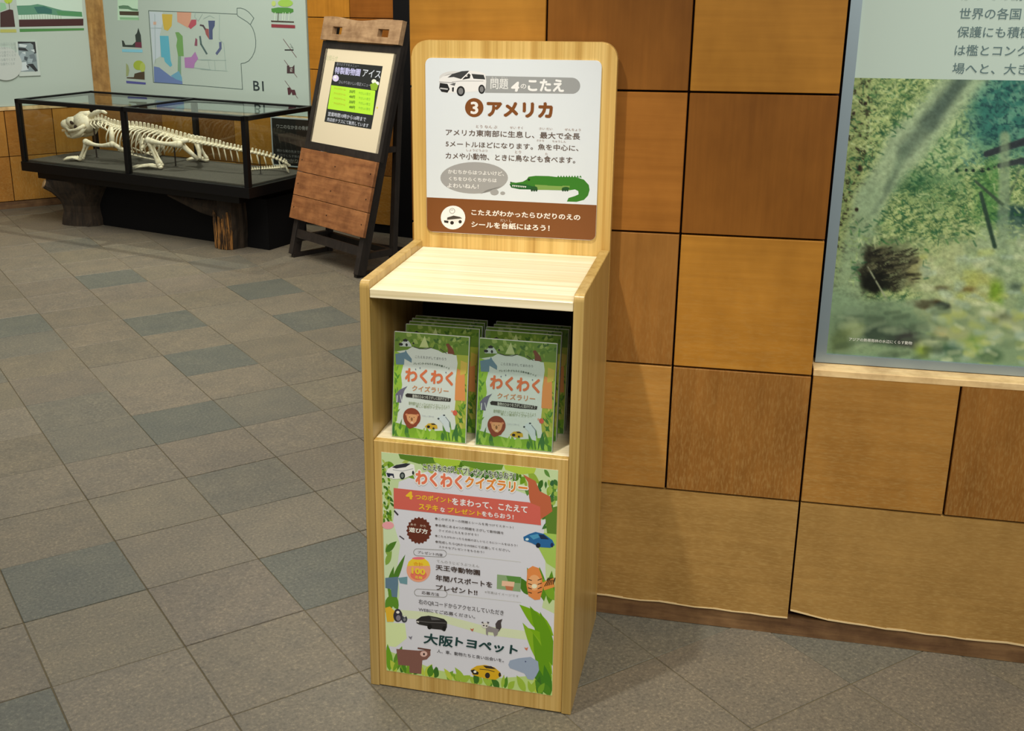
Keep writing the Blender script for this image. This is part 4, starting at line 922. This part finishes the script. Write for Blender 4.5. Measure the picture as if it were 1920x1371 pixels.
p.poly(c6((310, 900), (340, 930), (355, 1000), (340, 1080), (310, 1090)), (150, 160, 110)); p.ell(*c6((490, 930))[0], 10, 9, (156, 172, 62)); p.ell(*c6((545, 960))[0], 5, 9, (170, 184, 90)); p.poly(c6((430, 1050), (500, 1030), (572, 1020), (575, 1135), (320, 1115), (320, 1100), (420, 1100)), (74, 60, 44)); p.poly(c6((310, 1150), (590, 1175), (590, 1205), (315, 1185)), (84, 86, 146)); p.piece('habitat_picture', mb)
p.ell(*c7((940, 45))[0], 4, 5, (178, 196, 110)); p.ell(*c7((1090, 40))[0], 14, 7, (150, 188, 80)); p.poly(c7((910, 110), (1000, 95), (1120, 98), (1190, 115), (1195, 150), (1150, 172), (950, 168), (915, 150)), (76, 132, 58))
for x in (960, 1000, 1060, 1090, 1140): p.line(c7((x, 160), (x - 6, 262)), 1.2, (200, 216, 190) if x != 1000 else (70, 70, 50))
p.poly(c7((905, 262), (1200, 275), (1200, 290), (910, 280)), (70, 58, 48)); p.poly(c7((910, 308), (1215, 322), (1215, 362), (912, 350)), (134, 54, 60)); p.make('habitat_picture', mb)
p = mp(8e-4); DR = (96, 50, 56)
p.line(c7((1085, 640), (1190, 640)), 2.2, (40, 40, 40)); p.line(c7((1150, 560), (1190, 620), (1160, 600)), 1, (120, 130, 120)); p.line(c7((1062, 500), (1232, 735)), .9, DR); p.piece('prohibition_symbol', mb)
p.poly(c7((1110, 840), (1140, 840), (1140, 860), (1180, 860), (1205, 830), (1208, 940), (1110, 940)), (70, 54, 54)); p.rect(*c7((1150, 870))[0], *c7((1180, 920))[0], (150, 150, 140)); p.line(c7((1075, 770), (1240, 990)), .8, DR); p.piece('prohibition_symbol', mb)
p.poly(c7((1115, 1125), (1150, 1120), (1160, 1150), (1210, 1150), (1230, 1215), (1180, 1220), (1170, 1180), (1150, 1215), (1125, 1215)), (78, 46, 50)); p.line(c7((1085, 1035), (1250, 1260)), .8, DR); p.make('prohibition_symbol', mb)

# ------------------------------------------------------------------ picture board on the left wall
lb = empty('picture_board', LW['loc'], LW['rz']); tag(lb, 'pale board with forest drawings and a round card on the left wall', 'picture board')
box('board_sheet', (-3.4, -.008, .672), (-.012, .011, 1.70), PALE, lb)
LPX = ((0, 0), (175, 0), (190, 150), (0, 199.9)); LUZ = ((-.545, 1.339), (.035, 1.332), (.037, .815), (-.623, .673))
def lp(t=0, y=-.008):
    p = Print(front_sheet(-3.4, 1.70, 3.388, 1.028, y), (222, 216, 212), None, step=6e-5, t0=2e-4 + t); p.map = board_map(LPX, LUZ, -3.4, 1.70, 3.388, 1.028); return p
c5 = lambda *a: [(x / 8.57, y / 8.57) for x, y in a]
p = lp(); p.poly(c5((250, -40), (1310, -40), (1330, 290), (300, 310)), (186, 206, 190))
p.poly(c5((265, 90), (480, 85), (600, 65), (700, 85), (860, 130), (1000, 165), (1310, 190), (1320, 270), (1000, 255), (860, 240), (700, 225), (480, 235), (290, 240)), (84, 134, 108)); p.poly(c5((540, 110), (700, 100), (830, 150), (830, 220), (600, 215)), (48, 100, 92)); p.poly(c5((900, 175), (1310, 195), (1318, 262), (930, 240)), (74, 134, 86))
for k in range(16): x = 340 + k * 42; p.line(c5((x, 235), (x + 6, 305)), .6, (120, 140, 110))
p.poly(c5((300, 315), (1335, 300), (1335, 410), (305, 430)), (62, 30, 30)); p.poly(c5((310, 462), (1345, 452), (1345, 485), (315, 512)), (70, 128, 66)); p.poly(c5((0, 200), (150, 148), (205, 160), (240, 430), (0, 435)), (58, 32, 30)); p.poly(c5((0, 40), (80, 50), (100, 140), (0, 185)), (134, 180, 140)); p.ell(*c5((130, -10))[0], 8, 8, (164, 186, 60)); p.line(c5((140, 40), (150, 150)), 1, (90, 90, 60)); p.poly(c5((0, 470), (255, 468), (262, 520), (0, 522)), (170, 170, 90))
p.poly([(-120, 0), (-10, 0), (-10, 55), (-120, 62)], (86, 130, 100)); tag(p.make('forest_drawings', lb), kind='stuff')
# round card and small photograph stand off the board
card = lambda u, z: (u, z)
cz, cu = .945, -.565
m = MB().prism([(cu + .105 * math.cos(2 * PI * k / 36), cz + .105 * math.sin(2 * PI * k / 36)) for k in range(36)], 'y', -.024, -.0085); m.make('round_card', plain('round_card_face', rgb(196, 208, 204), .5), lb)
p = lp(0, -.0242)
for k, yy in enumerate((82, 90, 98, 104, 112, 120)): p.text('このような森でくらす', -18, yy - 2.4, 30 - abs(yy - 100) * .15, yy + 1.4, (150, 160, 156), .0)
p.make('card_lettering', lb)
m = MB().box((-.485, -.020, .862), (-.352, -.0085, 1.076)); m.make('small_photograph', plain('photo_paper', rgb(196, 212, 206), .4), lb)
p = lp(0, -.0202); PB = [(40, 44, 46), (104, 116, 120), (190, 200, 200), (70, 80, 84), (150, 164, 168)]
Rr = random.Random(8)
p.poly(c5((275, 665), (555, 668), (600, 1145), (310, 1150)), (128, 142, 144))
for P_, c_ in ((((275, 665), (555, 668), (560, 740), (480, 690), (280, 700)), 0), (((285, 760), (400, 770), (450, 820), (290, 805)), 0), (((520, 700), (558, 690), (575, 850), (540, 860)), 0), (((300, 700), (430, 720), (400, 760), (300, 745)), 2), (((300, 900), (350, 830), (410, 870), (370, 960), (320, 1000)), 4), (((340, 840), (400, 830), (400, 870)), 2), (((380, 900), (440, 920), (420, 980), (380, 950)), 3), (((460, 880), (540, 860), (580, 980), (500, 1000)), 1), (((420, 1030), (520, 1020), (600, 1130), (560, 1148), (470, 1060)), 0), (((320, 1000), (410, 990), (450, 1120), (330, 1140)), 2), (((410, 1040), (460, 1060), (440, 1110)), 0), (((480, 800), (540, 790), (550, 840)), 2), (((440, 940), (520, 940), (500, 1010), (440, 1000)), 4)):
    p.poly(c5(*P_), PB[c_])
p.make('photo_picture', lb)

# ------------------------------------------------------------------ black information panel low on the back wall
ip = empty('information_sign', BW['loc'], BW['rz']); tag(ip, 'small black information panel with a white edge behind the glass case', 'sign')
box('sign_sheet', (1.485, -.034, .362), (1.850, -.0125, .650), plain('panel_black', rgb(26, 24, 24), .4, .4), ip)
fr_ = MB()
for a, b in (((1.480, -.037, .356), (1.487, -.012, .656)), ((1.848, -.037, .356), (1.855, -.012, .656)), ((1.487, -.037, .356), (1.848, -.012, .363)), ((1.487, -.037, .649), (1.848, -.012, .656))): fr_.box(a, b)
fr_.make('sign_frame', plain('pale_grey_frame', rgb(176, 184, 186), .4), ip)
p = Print(front_sheet(1.485, .650, .365, .288, -.034), (226, 226, 226), None, step=4e-5, t0=3e-4)
p.text('ワニのなかまの骨格標本', .10, .13, .92, .22, (150, 148, 146), .01)
p.unit_poly([(.12, .34), (.4, .30), (.6, .36), (.95, .34), (.95, .5), (.7, .46), (.4, .52), (.14, .48)], (62, 50, 44)); p.unit_poly([(.3, .50), (.6, .44), (.9, .54), (.6, .58)], (78, 64, 56))
for k, s in enumerate(('頭から尾の先まで骨がつながり', '水辺でくらす体のつくりが', 'よくわかります')): p.text(s, .08, .66 + k * .1, .9 - k * .1, .72 + k * .1, (130, 128, 126), .0)
p.make('lettering', ip)

# ------------------------------------------------------------------ glass case on log feet
CW, CD, CZ, CT = 1.84, .60, .39, .77
case = empty('display_case', (-2.688, 7.0, 0), -.545); tag(case, 'long black framed glass case standing on cut log feet', 'display case')
ps = .030
for (x, y) in ((0, 0), (CW / 2 - ps / 2, 0), (CW - ps, 0), (0, CD - ps), (CW / 2 - ps / 2, CD - ps), (CW - ps, CD - ps)):
    box('post', (x, y, CZ), (x + ps, y + ps, CT), BLACK, case, .001)
rl = .024
for a, b in (((0, 0, CT - rl), (CW, ps, CT)), ((0, CD - ps, CT - rl), (CW, CD, CT)), ((0, ps, CT - rl), (ps, CD - ps, CT)), ((CW - ps, ps, CT - rl), (CW, CD - ps, CT)), ((CW / 2 - ps / 2, ps, CT - rl), (CW / 2 + ps / 2, CD - ps, CT))):
    m = MB().box(a, b); m.make('top_rail', BLACK, case)
box('base_slab', (-.004, -.004, CZ - .058), (CW + .004, CD + .004, CZ - .0005), BLACK, case, .001)
box('under_frame', (.10, .03, CZ - .10), (CW - .10, CD - .04, CZ - .0585), BLACK, case)
box('deck', (ps + .001, ps + .001, CZ), (CW - ps - .001, CD - ps - .001, CZ + .008), DECK, case)
for a, b in (((ps, .010, CZ + .0005), (CW / 2 - ps / 2, .014, CT - rl)), ((CW / 2 + ps / 2, .010, CZ + .0005), (CW - ps, .014, CT - rl)), ((ps, CD - .014, CZ + .0005), (CW / 2 - ps / 2, CD - .010, CT - rl)), ((CW / 2 + ps / 2, CD - .014, CZ + .0005), (CW - ps, CD - .010, CT - rl)),
             ((.010, ps, CZ + .0005), (.014, CD - ps, CT - rl)), ((CW - .014, ps, CZ + .0005), (CW - .010, CD - ps, CT - rl)), ((ps, ps, CT - .009), (CW / 2 - ps / 2, CD - ps, CT - .005)), ((CW / 2 + ps / 2, ps, CT - .009), (CW - ps, CD - ps, CT - .005))):
    box('glass_pane', a, b, GLASS, case)
box('plinth', (.42, .20, 0), (CW - .05, CD - .06, CZ - .1005), MATTBLACK, case)
def log(cx, cy, r0, r1, h, seed, label, bulge=.02):
    R = random.Random(seed); n = 28; V = []; F = []; K = 7
    w = [1 + .10 * math.sin(3 * 2 * PI * k / n + seed) + R.uniform(-.05, .05) for k in range(n)]
    for j in range(K + 1):
        t = j / K; r = r0 + (r1 - r0) * t + bulge * math.sin(PI * t * 2 + seed)
        for k in range(n): a = 2 * PI * k / n; q = r * w[k] * (1 + R.uniform(-.025, .025)); V.append((cx + q * math.cos(a), cy + q * math.sin(a), h * t))
    for j in range(K):
        for k in range(n): F.append((j * n + k, j * n + (k + 1) % n, (j + 1) * n + (k + 1) % n, (j + 1) * n + k))
    F.append(tuple(range(n))[::-1]); F.append(tuple(K * n + k for k in range(n)))
    o = mesh('log_foot', V, F, BARK, case); o['label'] = label; return o
lg = log(.30, .20, .115, .175, .289, 2, 'wide dark log foot with a cut branch stub')
m = MB().tube([(.26, .14, .16), (.20, .06, .235), (.172, .012, .262)], [.06, .036, .027], 10); m.make('branch_stub', BARK, lg)
m = MB().tube([(.1725, .0125, .2615), (.1695, .0075, .2640)], [.0265, .0265], 14); m.make('cut_end', CUTWOOD, lg)
def fringe_material():
    m, nt, b = newmat('stringy_bark'); v = coords(nt, (60, 60, 4)); f = noise(nt, v, 2, 4, .7)
    r = ramp(nt, [(.44, rgb(34, 24, 14)), (.60, rgb(178, 124, 60))]); nt.links.new(f, r.inputs[0]); nt.links.new(r.outputs[0], b.inputs['Base Color']); b.inputs['Roughness'].default_value = .9; bump(nt, b, f, .6, .004); return m
lg2 = log(1.545, .185, .094, .100, .289, 5, 'narrower log foot wrapped in ragged golden bark', .004); 
m = MB(); Rr = random.Random(4)
for k in range(44):
    a = PI * 1.0 + PI * .70 * k / 44 + Rr.uniform(-.04, .04); r0 = .104 + Rr.uniform(-.004, .006); r1 = .106 + Rr.uniform(-.004, .006); h = Rr.uniform(.15, .22)
    m.tube([(1.545 + r0 * math.cos(a), .185 + r0 * math.sin(a), .001), (1.545 + (r0 + r1) / 2 * math.cos(a + .03), .185 + (r0 + r1) / 2 * math.sin(a + .03), h * .5), (1.545 + r1 * math.cos(a), .185 + r1 * math.sin(a), h)], [.0055, .005, .003], 4)
tag(m.make('bark_fringe', fringe_material(), lg2), kind='stuff')
m = MB().tube([(1.52, .19, .21), (1.36, .13, .232), (1.24, .10, .258), (1.15, .085, .276)], [.075, .050, .026, .010], 8); m.make('side_branch', BARK, lg2)

# --- skeleton
sk = empty('reptile_skeleton', (-2.688, 7.0, 0), -.545); tag(sk, 'mounted cream crocodile skeleton with a curled tail inside the glass case', 'skeleton')
def cat(pts, n):
    P_ = [Vector(p) for p in pts]; out = []
    P_ = [P_[0] * 2 - P_[1]] + P_ + [P_[-1] * 2 - P_[-2]]
    seg_ = len(P_) - 3
    for i in range(n + 1):
        t = i / n * seg_; k = min(int(t), seg_ - 1); t -= k; a, b, c, d = P_[k:k + 4]
        out.append(.5 * ((2 * b) + (c - a) * t + (2 * a - 5 * b + 4 * c - d) * t * t + (3 * b - a - 3 * c + d) * t ** 3))
    return out
DZ = CZ + .008
# skull: deep cranium, blunt snout, dark-coloured eye socket, cheek arch
m = MB()
m.ball((.262, .30, .612), (.085, .062, .060), Euler((0, .25, 0))); m.ball((.175, .30, .602), (.080, .046, .038), Euler((0, .22, 0))); m.ball((.105, .30, .588), (.060, .040, .034), Euler((0, .12, 0)))
m.tube([(.30, .30, .665), (.235, .30, .662), (.16, .30, .628), (.10, .30, .612)], [.022, .018, .014, .012], 7)
for s in (-1, 1): m.tube([(.13, .30 + s * .040, .575), (.19, .30 + s * .066, .562), (.26, .30 + s * .078, .574), (.32, .30 + s * .058, .60)], [.009, .010, .010, .014], 6)
m.tube([(.30, .30, .64), (.36, .30, .676), (.42, .30, .694), (.46, .30, .680)], [.020, .016, .013, .008], 7)
m.make('skull', BONE, sk, True)
m = MB()
for s in (-1, 1): m.ball((.196, .30 + s * .0500, .612), (.016, .009, .010), Euler((0, .5, 0))); m.ball((.238, .30 + s * .0605, .588), (.012, .008, .014), Euler((0, -.3, 0)))
m.make('eye_socket', plain('socket_shade', rgb(40, 30, 22), .9), sk, True)  # dark balls on the solid skull, painted shade of eye and cheek openings
m = MB()
for s in (-1, 1): m.tube([(.315, .30 + s * .055, .588), (.27, .30 + s * .060, .548), (.20, .30 + s * .048, .523), (.13, .30 + s * .030, .520), (.085, .30 + s * .010, .540)], [.013, .016, .012, .010, .008], 7)
for s in (-1, 1): m.ball((.235, .30 + s * .052, .543), (.068, .009, .024), Euler((0, -.15, 0)))
m.make('lower_jaw', BONE, sk, True)
m = MB()
for k in range(9):
    for s in (-1, 1):
        x = .080 + k * .014; m.tube([(x, .30 + s * (.030 + .0015 * k), .562), (x - .001, .30 + s * (.032 + .0015 * k), .546)], [.0035, .0008], 4)
tag(m.make('teeth', BONE, sk), kind='stuff')
spine = cat([(.325, .30, .625), (.40, .30, .640), (.48, .30, .618), (.56, .30, .602), (.66, .30, .606), (.78, .30, .604), (.90, .30, .592), (1.03, .30, .574), (1.15, .305, .560), (1.27, .31, .552), (1.38, .315, .542), (1.50, .325, .531), (1.60, .34, .520), (1.69, .37, .500), (1.745, .42, .465), (1.72, .47, .432), (1.64, .485, .415), (1.55, .46, .406), (1.50, .40, .404), (1.56, .335, .404), (1.66, .29, .403), (1.74, .285, .402), (1.795, .32, .402)], 150)
L = [0]
for a, b in zip(spine, spine[1:]): L.append(L[-1] + (b - a).length)
def at_len(s):
    for k in range(len(L) - 1):
        if L[k + 1] >= s: t = (s - L[k]) / (L[k + 1] - L[k] + 1e-9); return spine[k].lerp(spine[k + 1], t), (spine[k + 1] - spine[k]).normalized()
    return spine[-1], (spine[-1] - spine[-2]).normalized()
m = MB(); m.ball((0, 0, 0), (.018, .017, .016), u=8, v=5); m.prism([(-.011, .008), (.011, .008), (.010, .036), (-.004, .038)], 'y', -.005, .005)
for s in (-1, 1): m.prism([(-.007, s * .010), (.007, s * .010), (.006, s * .036), (-.002, s * .038)], 'z', -.003, .003)
vert = m.make('vertebra', BONE, sk, False)
total = L[-1]; s_ = .01; first = True; size = 1.0; nv = 0
while s_ < total - .005 and nv < 78:
    P_, T = at_len(s_); f = s_ / total
    size = .82 if f < .08 else 1.0 if f < .34 else 1.0 - (f - .34) * 1.18
    size = max(size, .22)
    o = vert if first else copy(vert, sk); first = False
    X = T; Y = Vector((0, 0, 1)).cross(X); Y = (Y if Y.length > .01 else Vector((0, 1, 0))).normalized(); Z = X.cross(Y)
    o.matrix_local = Matrix.Translation(P_) @ Matrix((X, Y, Z)).transposed().to_4x4() @ Matrix.Diagonal((size * .92, size, size * (1.05 if f < .5 else .9), 1))
    s_ += .0325 * size; nv += 1
# ribs
for k in range(15):
    P_, T = at_len(.215 + k * .0345); w = .075 + .035 * math.sin(PI * (k + 1) / 16); dp = .085 + .060 * math.sin(PI * (k + 1.5) / 17)
    for s in (-1, 1):
        m = MB().tube(cat([(P_.x, P_.y + s * .012, P_.z), (P_.x + .005, P_.y + s * w * .75, P_.z - .012), (P_.x - .004, P_.y + s * w, P_.z - dp * .55), (P_.x - .028, P_.y + s * w * .72, P_.z - dp)], 7), [.0058, .006, .0056, .005, .0048, .0042, .0038, .003], 5); m.make('rib', BONE, sk, True)
for k in range(6):   # neck ribs
    P_, T = at_len(.03 + k * .032)
    for s in (-1, 1):
        m = MB().tube([(P_.x - .01, P_.y + s * .014, P_.z), (P_.x + .004, P_.y + s * .045, P_.z - .022), (P_.x + .038, P_.y + s * .040, P_.z - .046)], [.0065, .0055, .003], 5); m.make('neck_rib', BONE, sk, True)
m = MB().tube(cat([(.60, .24, .470), (.70, .25, .452), (.80, .26, .438), (.88, .27, .430)], 8), .006, 6); m.tube(cat([(.60, .36, .470), (.70, .35, .452), (.80, .34, .438)], 6), .005, 6); m.make('breastbone', BONE, sk, True)
for k in range(13):   # chevrons under the tail
    P_, T = at_len(.985 + k * .045); hgt = .085 - k * .003
    m = MB().tube([(P_.x, P_.y, P_.z - .010), (P_.x + .008, P_.y, P_.z - hgt * .6), (P_.x + .014, P_.y, P_.z - hgt)], [.0045, .0045, .0025], 5); m.make('chevron', BONE, sk, True)
def bone(name, a, b, r0, rm, r1, bow=(0, 0, 0)):
    a, b = Vector(a), Vector(b); mid = (a + b) / 2 + Vector(bow)
    P_ = cat([a, (a * 2 + b) / 3 + Vector(bow) * .9, (a + b * 2) / 3 + Vector(bow) * .9, b], 8)
    rad = [r0, r0 * .92, (r0 + rm) / 2 * .9, rm, rm, rm, (r1 + rm) / 2 * .9, r1 * .95, r1]
    mm_ = MB().tube(P_, rad, 8); mm_.ball(a, r0 * 1.12, u=8, v=6); mm_.ball(b, r1 * 1.1, u=8, v=6); return mm_.make(name, BONE, sk, True)
def foot(name, wrist, heading, spread, ln):
    mm_ = MB(); w = Vector(wrist)
    for k in range(5):
        a = heading + spread * (k - 2) / 2; l = ln * (1 - .10 * abs(k - 2)); d = Vector((math.cos(a), math.sin(a), 0))
        mm_.tube([w + d * .012, w + d * l * .45 + Vector((0, 0, .010)), w + d * l * .8 + Vector((0, 0, .004)), w + d * l + Vector((0, 0, -.004))], [.0085, .0075, .006, .0022], 5)
    mm_.ball(w, (.018, .018, .012), u=8, v=6); mm_.make(name, BONE, sk, True)
m = MB().tube([(.585, .215, .615), (.60, .20, .565), (.612, .19, .520)], [.010, .017, .013], 7); m.tube([(.612, .19, .520), (.66, .22, .480), (.70, .27, .463)], [.013, .014, .008], 7); m.make('shoulder_blade', BONE, sk, True)
m = MB().tube([(.585, .385, .615), (.60, .40, .565), (.612, .41, .520)], [.010, .017, .013], 7); m.tube([(.612, .41, .520), (.66, .38, .480), (.70, .33, .463)], [.013, .014, .008], 7); m.make('shoulder_blade', BONE, sk, True)
bone('upper_arm', (.612, .185, .516), (.418, .155, .520), .017, .0105, .018, (0, 0, -.014)); bone('forearm', (.418, .155, .516), (.372, .140, .418), .014, .008, .012); bone('forearm', (.425, .170, .506), (.385, .150, .420), .010, .006, .010)
foot('front_foot', (.366, .142, DZ + .014), math.radians(188), .55, .125)
bone('upper_arm', (.612, .415, .516), (.700, .50, .475), .017, .0105, .018); bone('forearm', (.700, .50, .475), (.640, .535, .418), .013, .008, .011); foot('front_foot', (.635, .535, DZ + .014), math.radians(185), .55, .11)
m = MB(); m.tube(cat([(1.06, .245, .575), (1.12, .235, .560), (1.18, .245, .572)], 6), [.010, .016, .019, .019, .018, .014, .010], 7); m.tube([(1.12, .24, .552), (1.17, .27, .495), (1.20, .295, .455)], [.018, .014, .012], 7); m.make('pelvis', BONE, sk, True)
m = MB(); m.tube(cat([(1.06, .365, .575), (1.12, .375, .560), (1.18, .365, .572)], 6), [.010, .016, .019, .019, .018, .014, .010], 7); m.tube([(1.12, .37, .552), (1.17, .34, .495), (1.20, .31, .455)], [.018, .014, .012], 7); m.make('pelvis', BONE, sk, True)
bone('thigh_bone', (1.135, .215, .548), (.955, .150, .566), .020, .012, .019, (0, 0, -.006)); bone('shin_bone', (.955, .150, .560), (1.010, .165, .424), .016, .009, .014); bone('shin_bone', (.962, .166, .552), (1.022, .180, .424), .010, .006, .010)
foot('hind_foot', (1.016, .17, DZ + .014), math.radians(196), .34, .185)
bone('thigh_bone', (1.135, .395, .548), (1.03, .49, .500), .020, .012, .018); bone('shin_bone', (1.03, .49, .500), (1.06, .51, .424), .015, .009, .013); foot('hind_foot', (1.06, .51, DZ + .014), math.radians(186), .40, .15)
for (x, y, zt) in ((.335, .30, .60), (1.01, .30, .556), (1.52, .33, .510), (1.63, .345, .500)):
    m = MB().tube([(x, y, DZ), (x, y, zt)], .0045 if x < 1.2 else .0025, 8); m.ball((x, y, DZ), (.014, .014, .003)); m.make('support_rod', DARKW, sk)

# ------------------------------------------------------------------ leaning wooden signboard
EW, LEANE = .685, .26
es = empty('signboard_easel', (-.945, 6.096, 0), -.862); tag(es, 'leaning dark wooden signboard with three reddish planks and a cream notice panel', 'easel')
cL, sL = math.cos(LEANE), math.sin(LEANE)
# board frame: i across, n out of the board towards the back, l up the slope
LM = Matrix(((1, 0, 0, 0), (0, cL, sL, 0), (0, -sL, cL, 0), (0, 0, 0, 1)))
for x in (.018, EW - .018 - .036):
    m = MB(LM).box((x, .006, .022), (x + .036, .060, 1.300)); m.bevel(.0015); m.make('side_rail', DARKW, es)
m = MB(LM).box((0, .002, .606), (EW, .024, .646)); m.make('cross_rail', DARKW, es)
m = MB(LM).box((0, .002, 1.150), (EW, .024, 1.188)); m.make('cross_rail', DARKW, es)
m = MB(LM).box((0, .002, .646), (.034, .024, 1.150)); m.make('frame_stile', DARKW, es)
m = MB(LM).box((.658, .002, .646), (EW, .024, 1.150)); m.make('frame_stile', DARKW, es)
m = MB(LM).box((.055, .012, .118), (EW - .055, .034, .165)); m.make('lower_rail', DARKW, es)
m = MB(LM).box((.034, .006, .646), (.658, .016, 1.150)); m.make('notice_board', CREAM, es)
for k in range(3):
    l0 = .217 + k * .1297; m = MB(LM).box((0, -.018, l0), (EW, .0015, l0 + .1268)); m.bevel(.0015); pk = m.make('plank', PLANK, es)
    for x in (.03, EW / 2, EW - .03):
        m = MB(LM).tube([(x, -.0195, l0 + .063), (x, -.0178, l0 + .063)], .0035, 8); m.make('screw', PINKF, pk)
# header board: wavy top, two hand holes (built as a frame of strips round the holes)
def header():
    m = MB(LM); y0, y1 = -.018, .010; n = 24
    top = lambda x: 1.312 - .012 * math.exp(-((x - .36) / .16) ** 2) + .003 * math.sin(x * 16)
    xs = sorted(set([0, EW, .100, .185, .500, .590] + [EW * k / n for k in range(n + 1)])); hz0, hz1 = 1.222, 1.262
    hole = lambda a, b: (a >= .0999 and b <= .1851) or (a >= .4999 and b <= .5901)
    for a, b in zip(xs, xs[1:]):
        if b - a < 1e-4: continue
        if hole(a, b):
            m.prism([(a, 1.190), (b, 1.190), (b, hz0), (a, hz0)], 'y', y0, y1); m.prism([(a, hz1), (b, hz1), (b, top(b)), (a, top(a))], 'y', y0, y1)
        else: m.prism([(a, 1.190), (b, 1.190), (b, top(b)), (a, top(a))], 'y', y0, y1)
    bmesh.ops.remove_doubles(m.bm, verts=m.bm.verts[:], dist=1e-5)
    seen = {}
    for f in list(m.bm.faces):
        k = tuple(sorted(v.index for v in f.verts)) if False else tuple(sorted((round(v.co.x, 5), round(v.co.y, 5), round(v.co.z, 5)) for v in f.verts))
        seen.setdefault(k, []).append(f)
    dead = [f for fs in seen.values() if len(fs) > 1 for f in fs]
    bmesh.ops.delete(m.bm, geom=dead, context='FACES')
    return m.make('header_board', HEADER, es)
header()
# near-upright rear legs with stretchers
for x in (.030, EW - .066):
    m = MB().tube([(x + .018, .262, 0), (x + .018, .345, 1.235)], .022, 4); m.make('rear_leg', DARKW, es)
    m = MB().box((x + .004, .045, .085), (x + .032, .265, .118)); m.make('side_stretcher', DARKW, es)
m = MB().box((EW - .062, .20, .62), (EW - .034, .31, .648)); m.make('side_stretcher', DARKW, es)
m = MB().box((.05, .262, .075), (EW - .05, .286, .108)); m.make('rear_stretcher', DARKW, es)
m = MB().box((.036, .02, 0), (.060, .26, .022)); m.make('side_stretcher', DARKW, es)
m = MB().box((EW - .060, .02, 0), (EW - .036, .26, .022)); m.make('side_stretcher', DARKW, es)
for x0, x1 in ((.06, .42), (EW - .05, EW + .30)):
    m = MB().tube([(x0, .29, .062), (x1, .56, .020)], .015, 4); m.make('floor_brace', DARKW, es)
# taped-up flyer, a thing of its own
fl = empty('flyer', (-.945, 6.096, 0), -.862); tag(fl, 'black and lime green menu flyer taped on the cream notice panel of the easel', 'flyer')
fx0, fx1, fl0, fl1 = .140, .560, .762, 1.082
def on_board(u, v, t): return tuple(LM @ Vector((fx0 + u * (fx1 - fx0), .0052 - t, fl1 - v * (fl1 - fl0))))
EQ = ((245, 215), (712, 252), (600, 890), (150, 815))
m = MB(LM).box((fx0, .0054, fl0), (fx1, .0059, fl1)); sh = m.make('paper', plain('flyer_black', rgb(40, 42, 42), .4), fl)
p = Print(on_board, (216, 210, 196), EQ, step=5e-5, t0=2e-4)
p.poly([(212, 452), (640, 504), (640, 520), (615, 750), (180, 688)], (170, 214, 50)); p.make('lime_table', sh)
p = Print(on_board, (216, 210, 196), EQ, step=4e-5, t0=6e-4)
p.text('特製動物園', 250, 278, 490, 345, (176, 172, 196), .03); p.text('アイス', 520, 300, 690, 362, (190, 192, 190), .01); p.text('夏のおすすめメニュー', 262, 234, 480, 262, (130, 130, 130)); p.text('ひんやりおいしい限定メニュー', 290, 400, 590, 468, (150, 150, 150), .0)
for k in range(4):
    p.text('アイスクリーム', 240, 478 + k * 50, 350, 500 + k * 50, (190, 150, 50)); p.text('400円' if k % 2 else '350円', 390, 500 + k * 52, 440, 530 + k * 52, (80, 110, 40), .01); p.text('やさしい甘さ', 480, 520 + k * 50, 590, 545 + k * 50, (130, 170, 60))
p.text('営業時間10時から16時まで', 190, 725, 550, 808, (190, 190, 188), .01); p.text('売店前テラスにて販売しています', 180, 780, 575, 868, (190, 190, 188), .01); p.make('lettering', sh)
p = Print(on_board, (216, 210, 196), EQ, step=5e-5, t0=9e-4)
p.ell(255, 382, 30, 34, (200, 186, 206)); p.ell(250, 372, 12, 12, (230, 226, 234)); p.piece('dessert_picture', sh); p.ell(628, 410, 24, 22, (222, 226, 190)); p.ell(662, 430, 16, 20, (226, 230, 214)); p.poly([(590, 440), (640, 420), (670, 450), (655, 500), (600, 498)], (130, 160, 40)); p.make('dessert_picture', sh)
p = Print(lambda u, v, t: tuple(LM @ Vector((.034 + u * .624, .0058 - t, 1.150 - v * .504))), (216, 210, 196), None, step=3e-5, t0=1e-4)
p.text('お知らせ', .03, .07, .20, .13, (176, 176, 130)); p.cut(); p.ell(.36, .74, .012, .014, (120, 112, 96), 10); p.ell(.87, .55, .01, .01, (210, 190, 60), 8)
p.make('faint_marks', es)
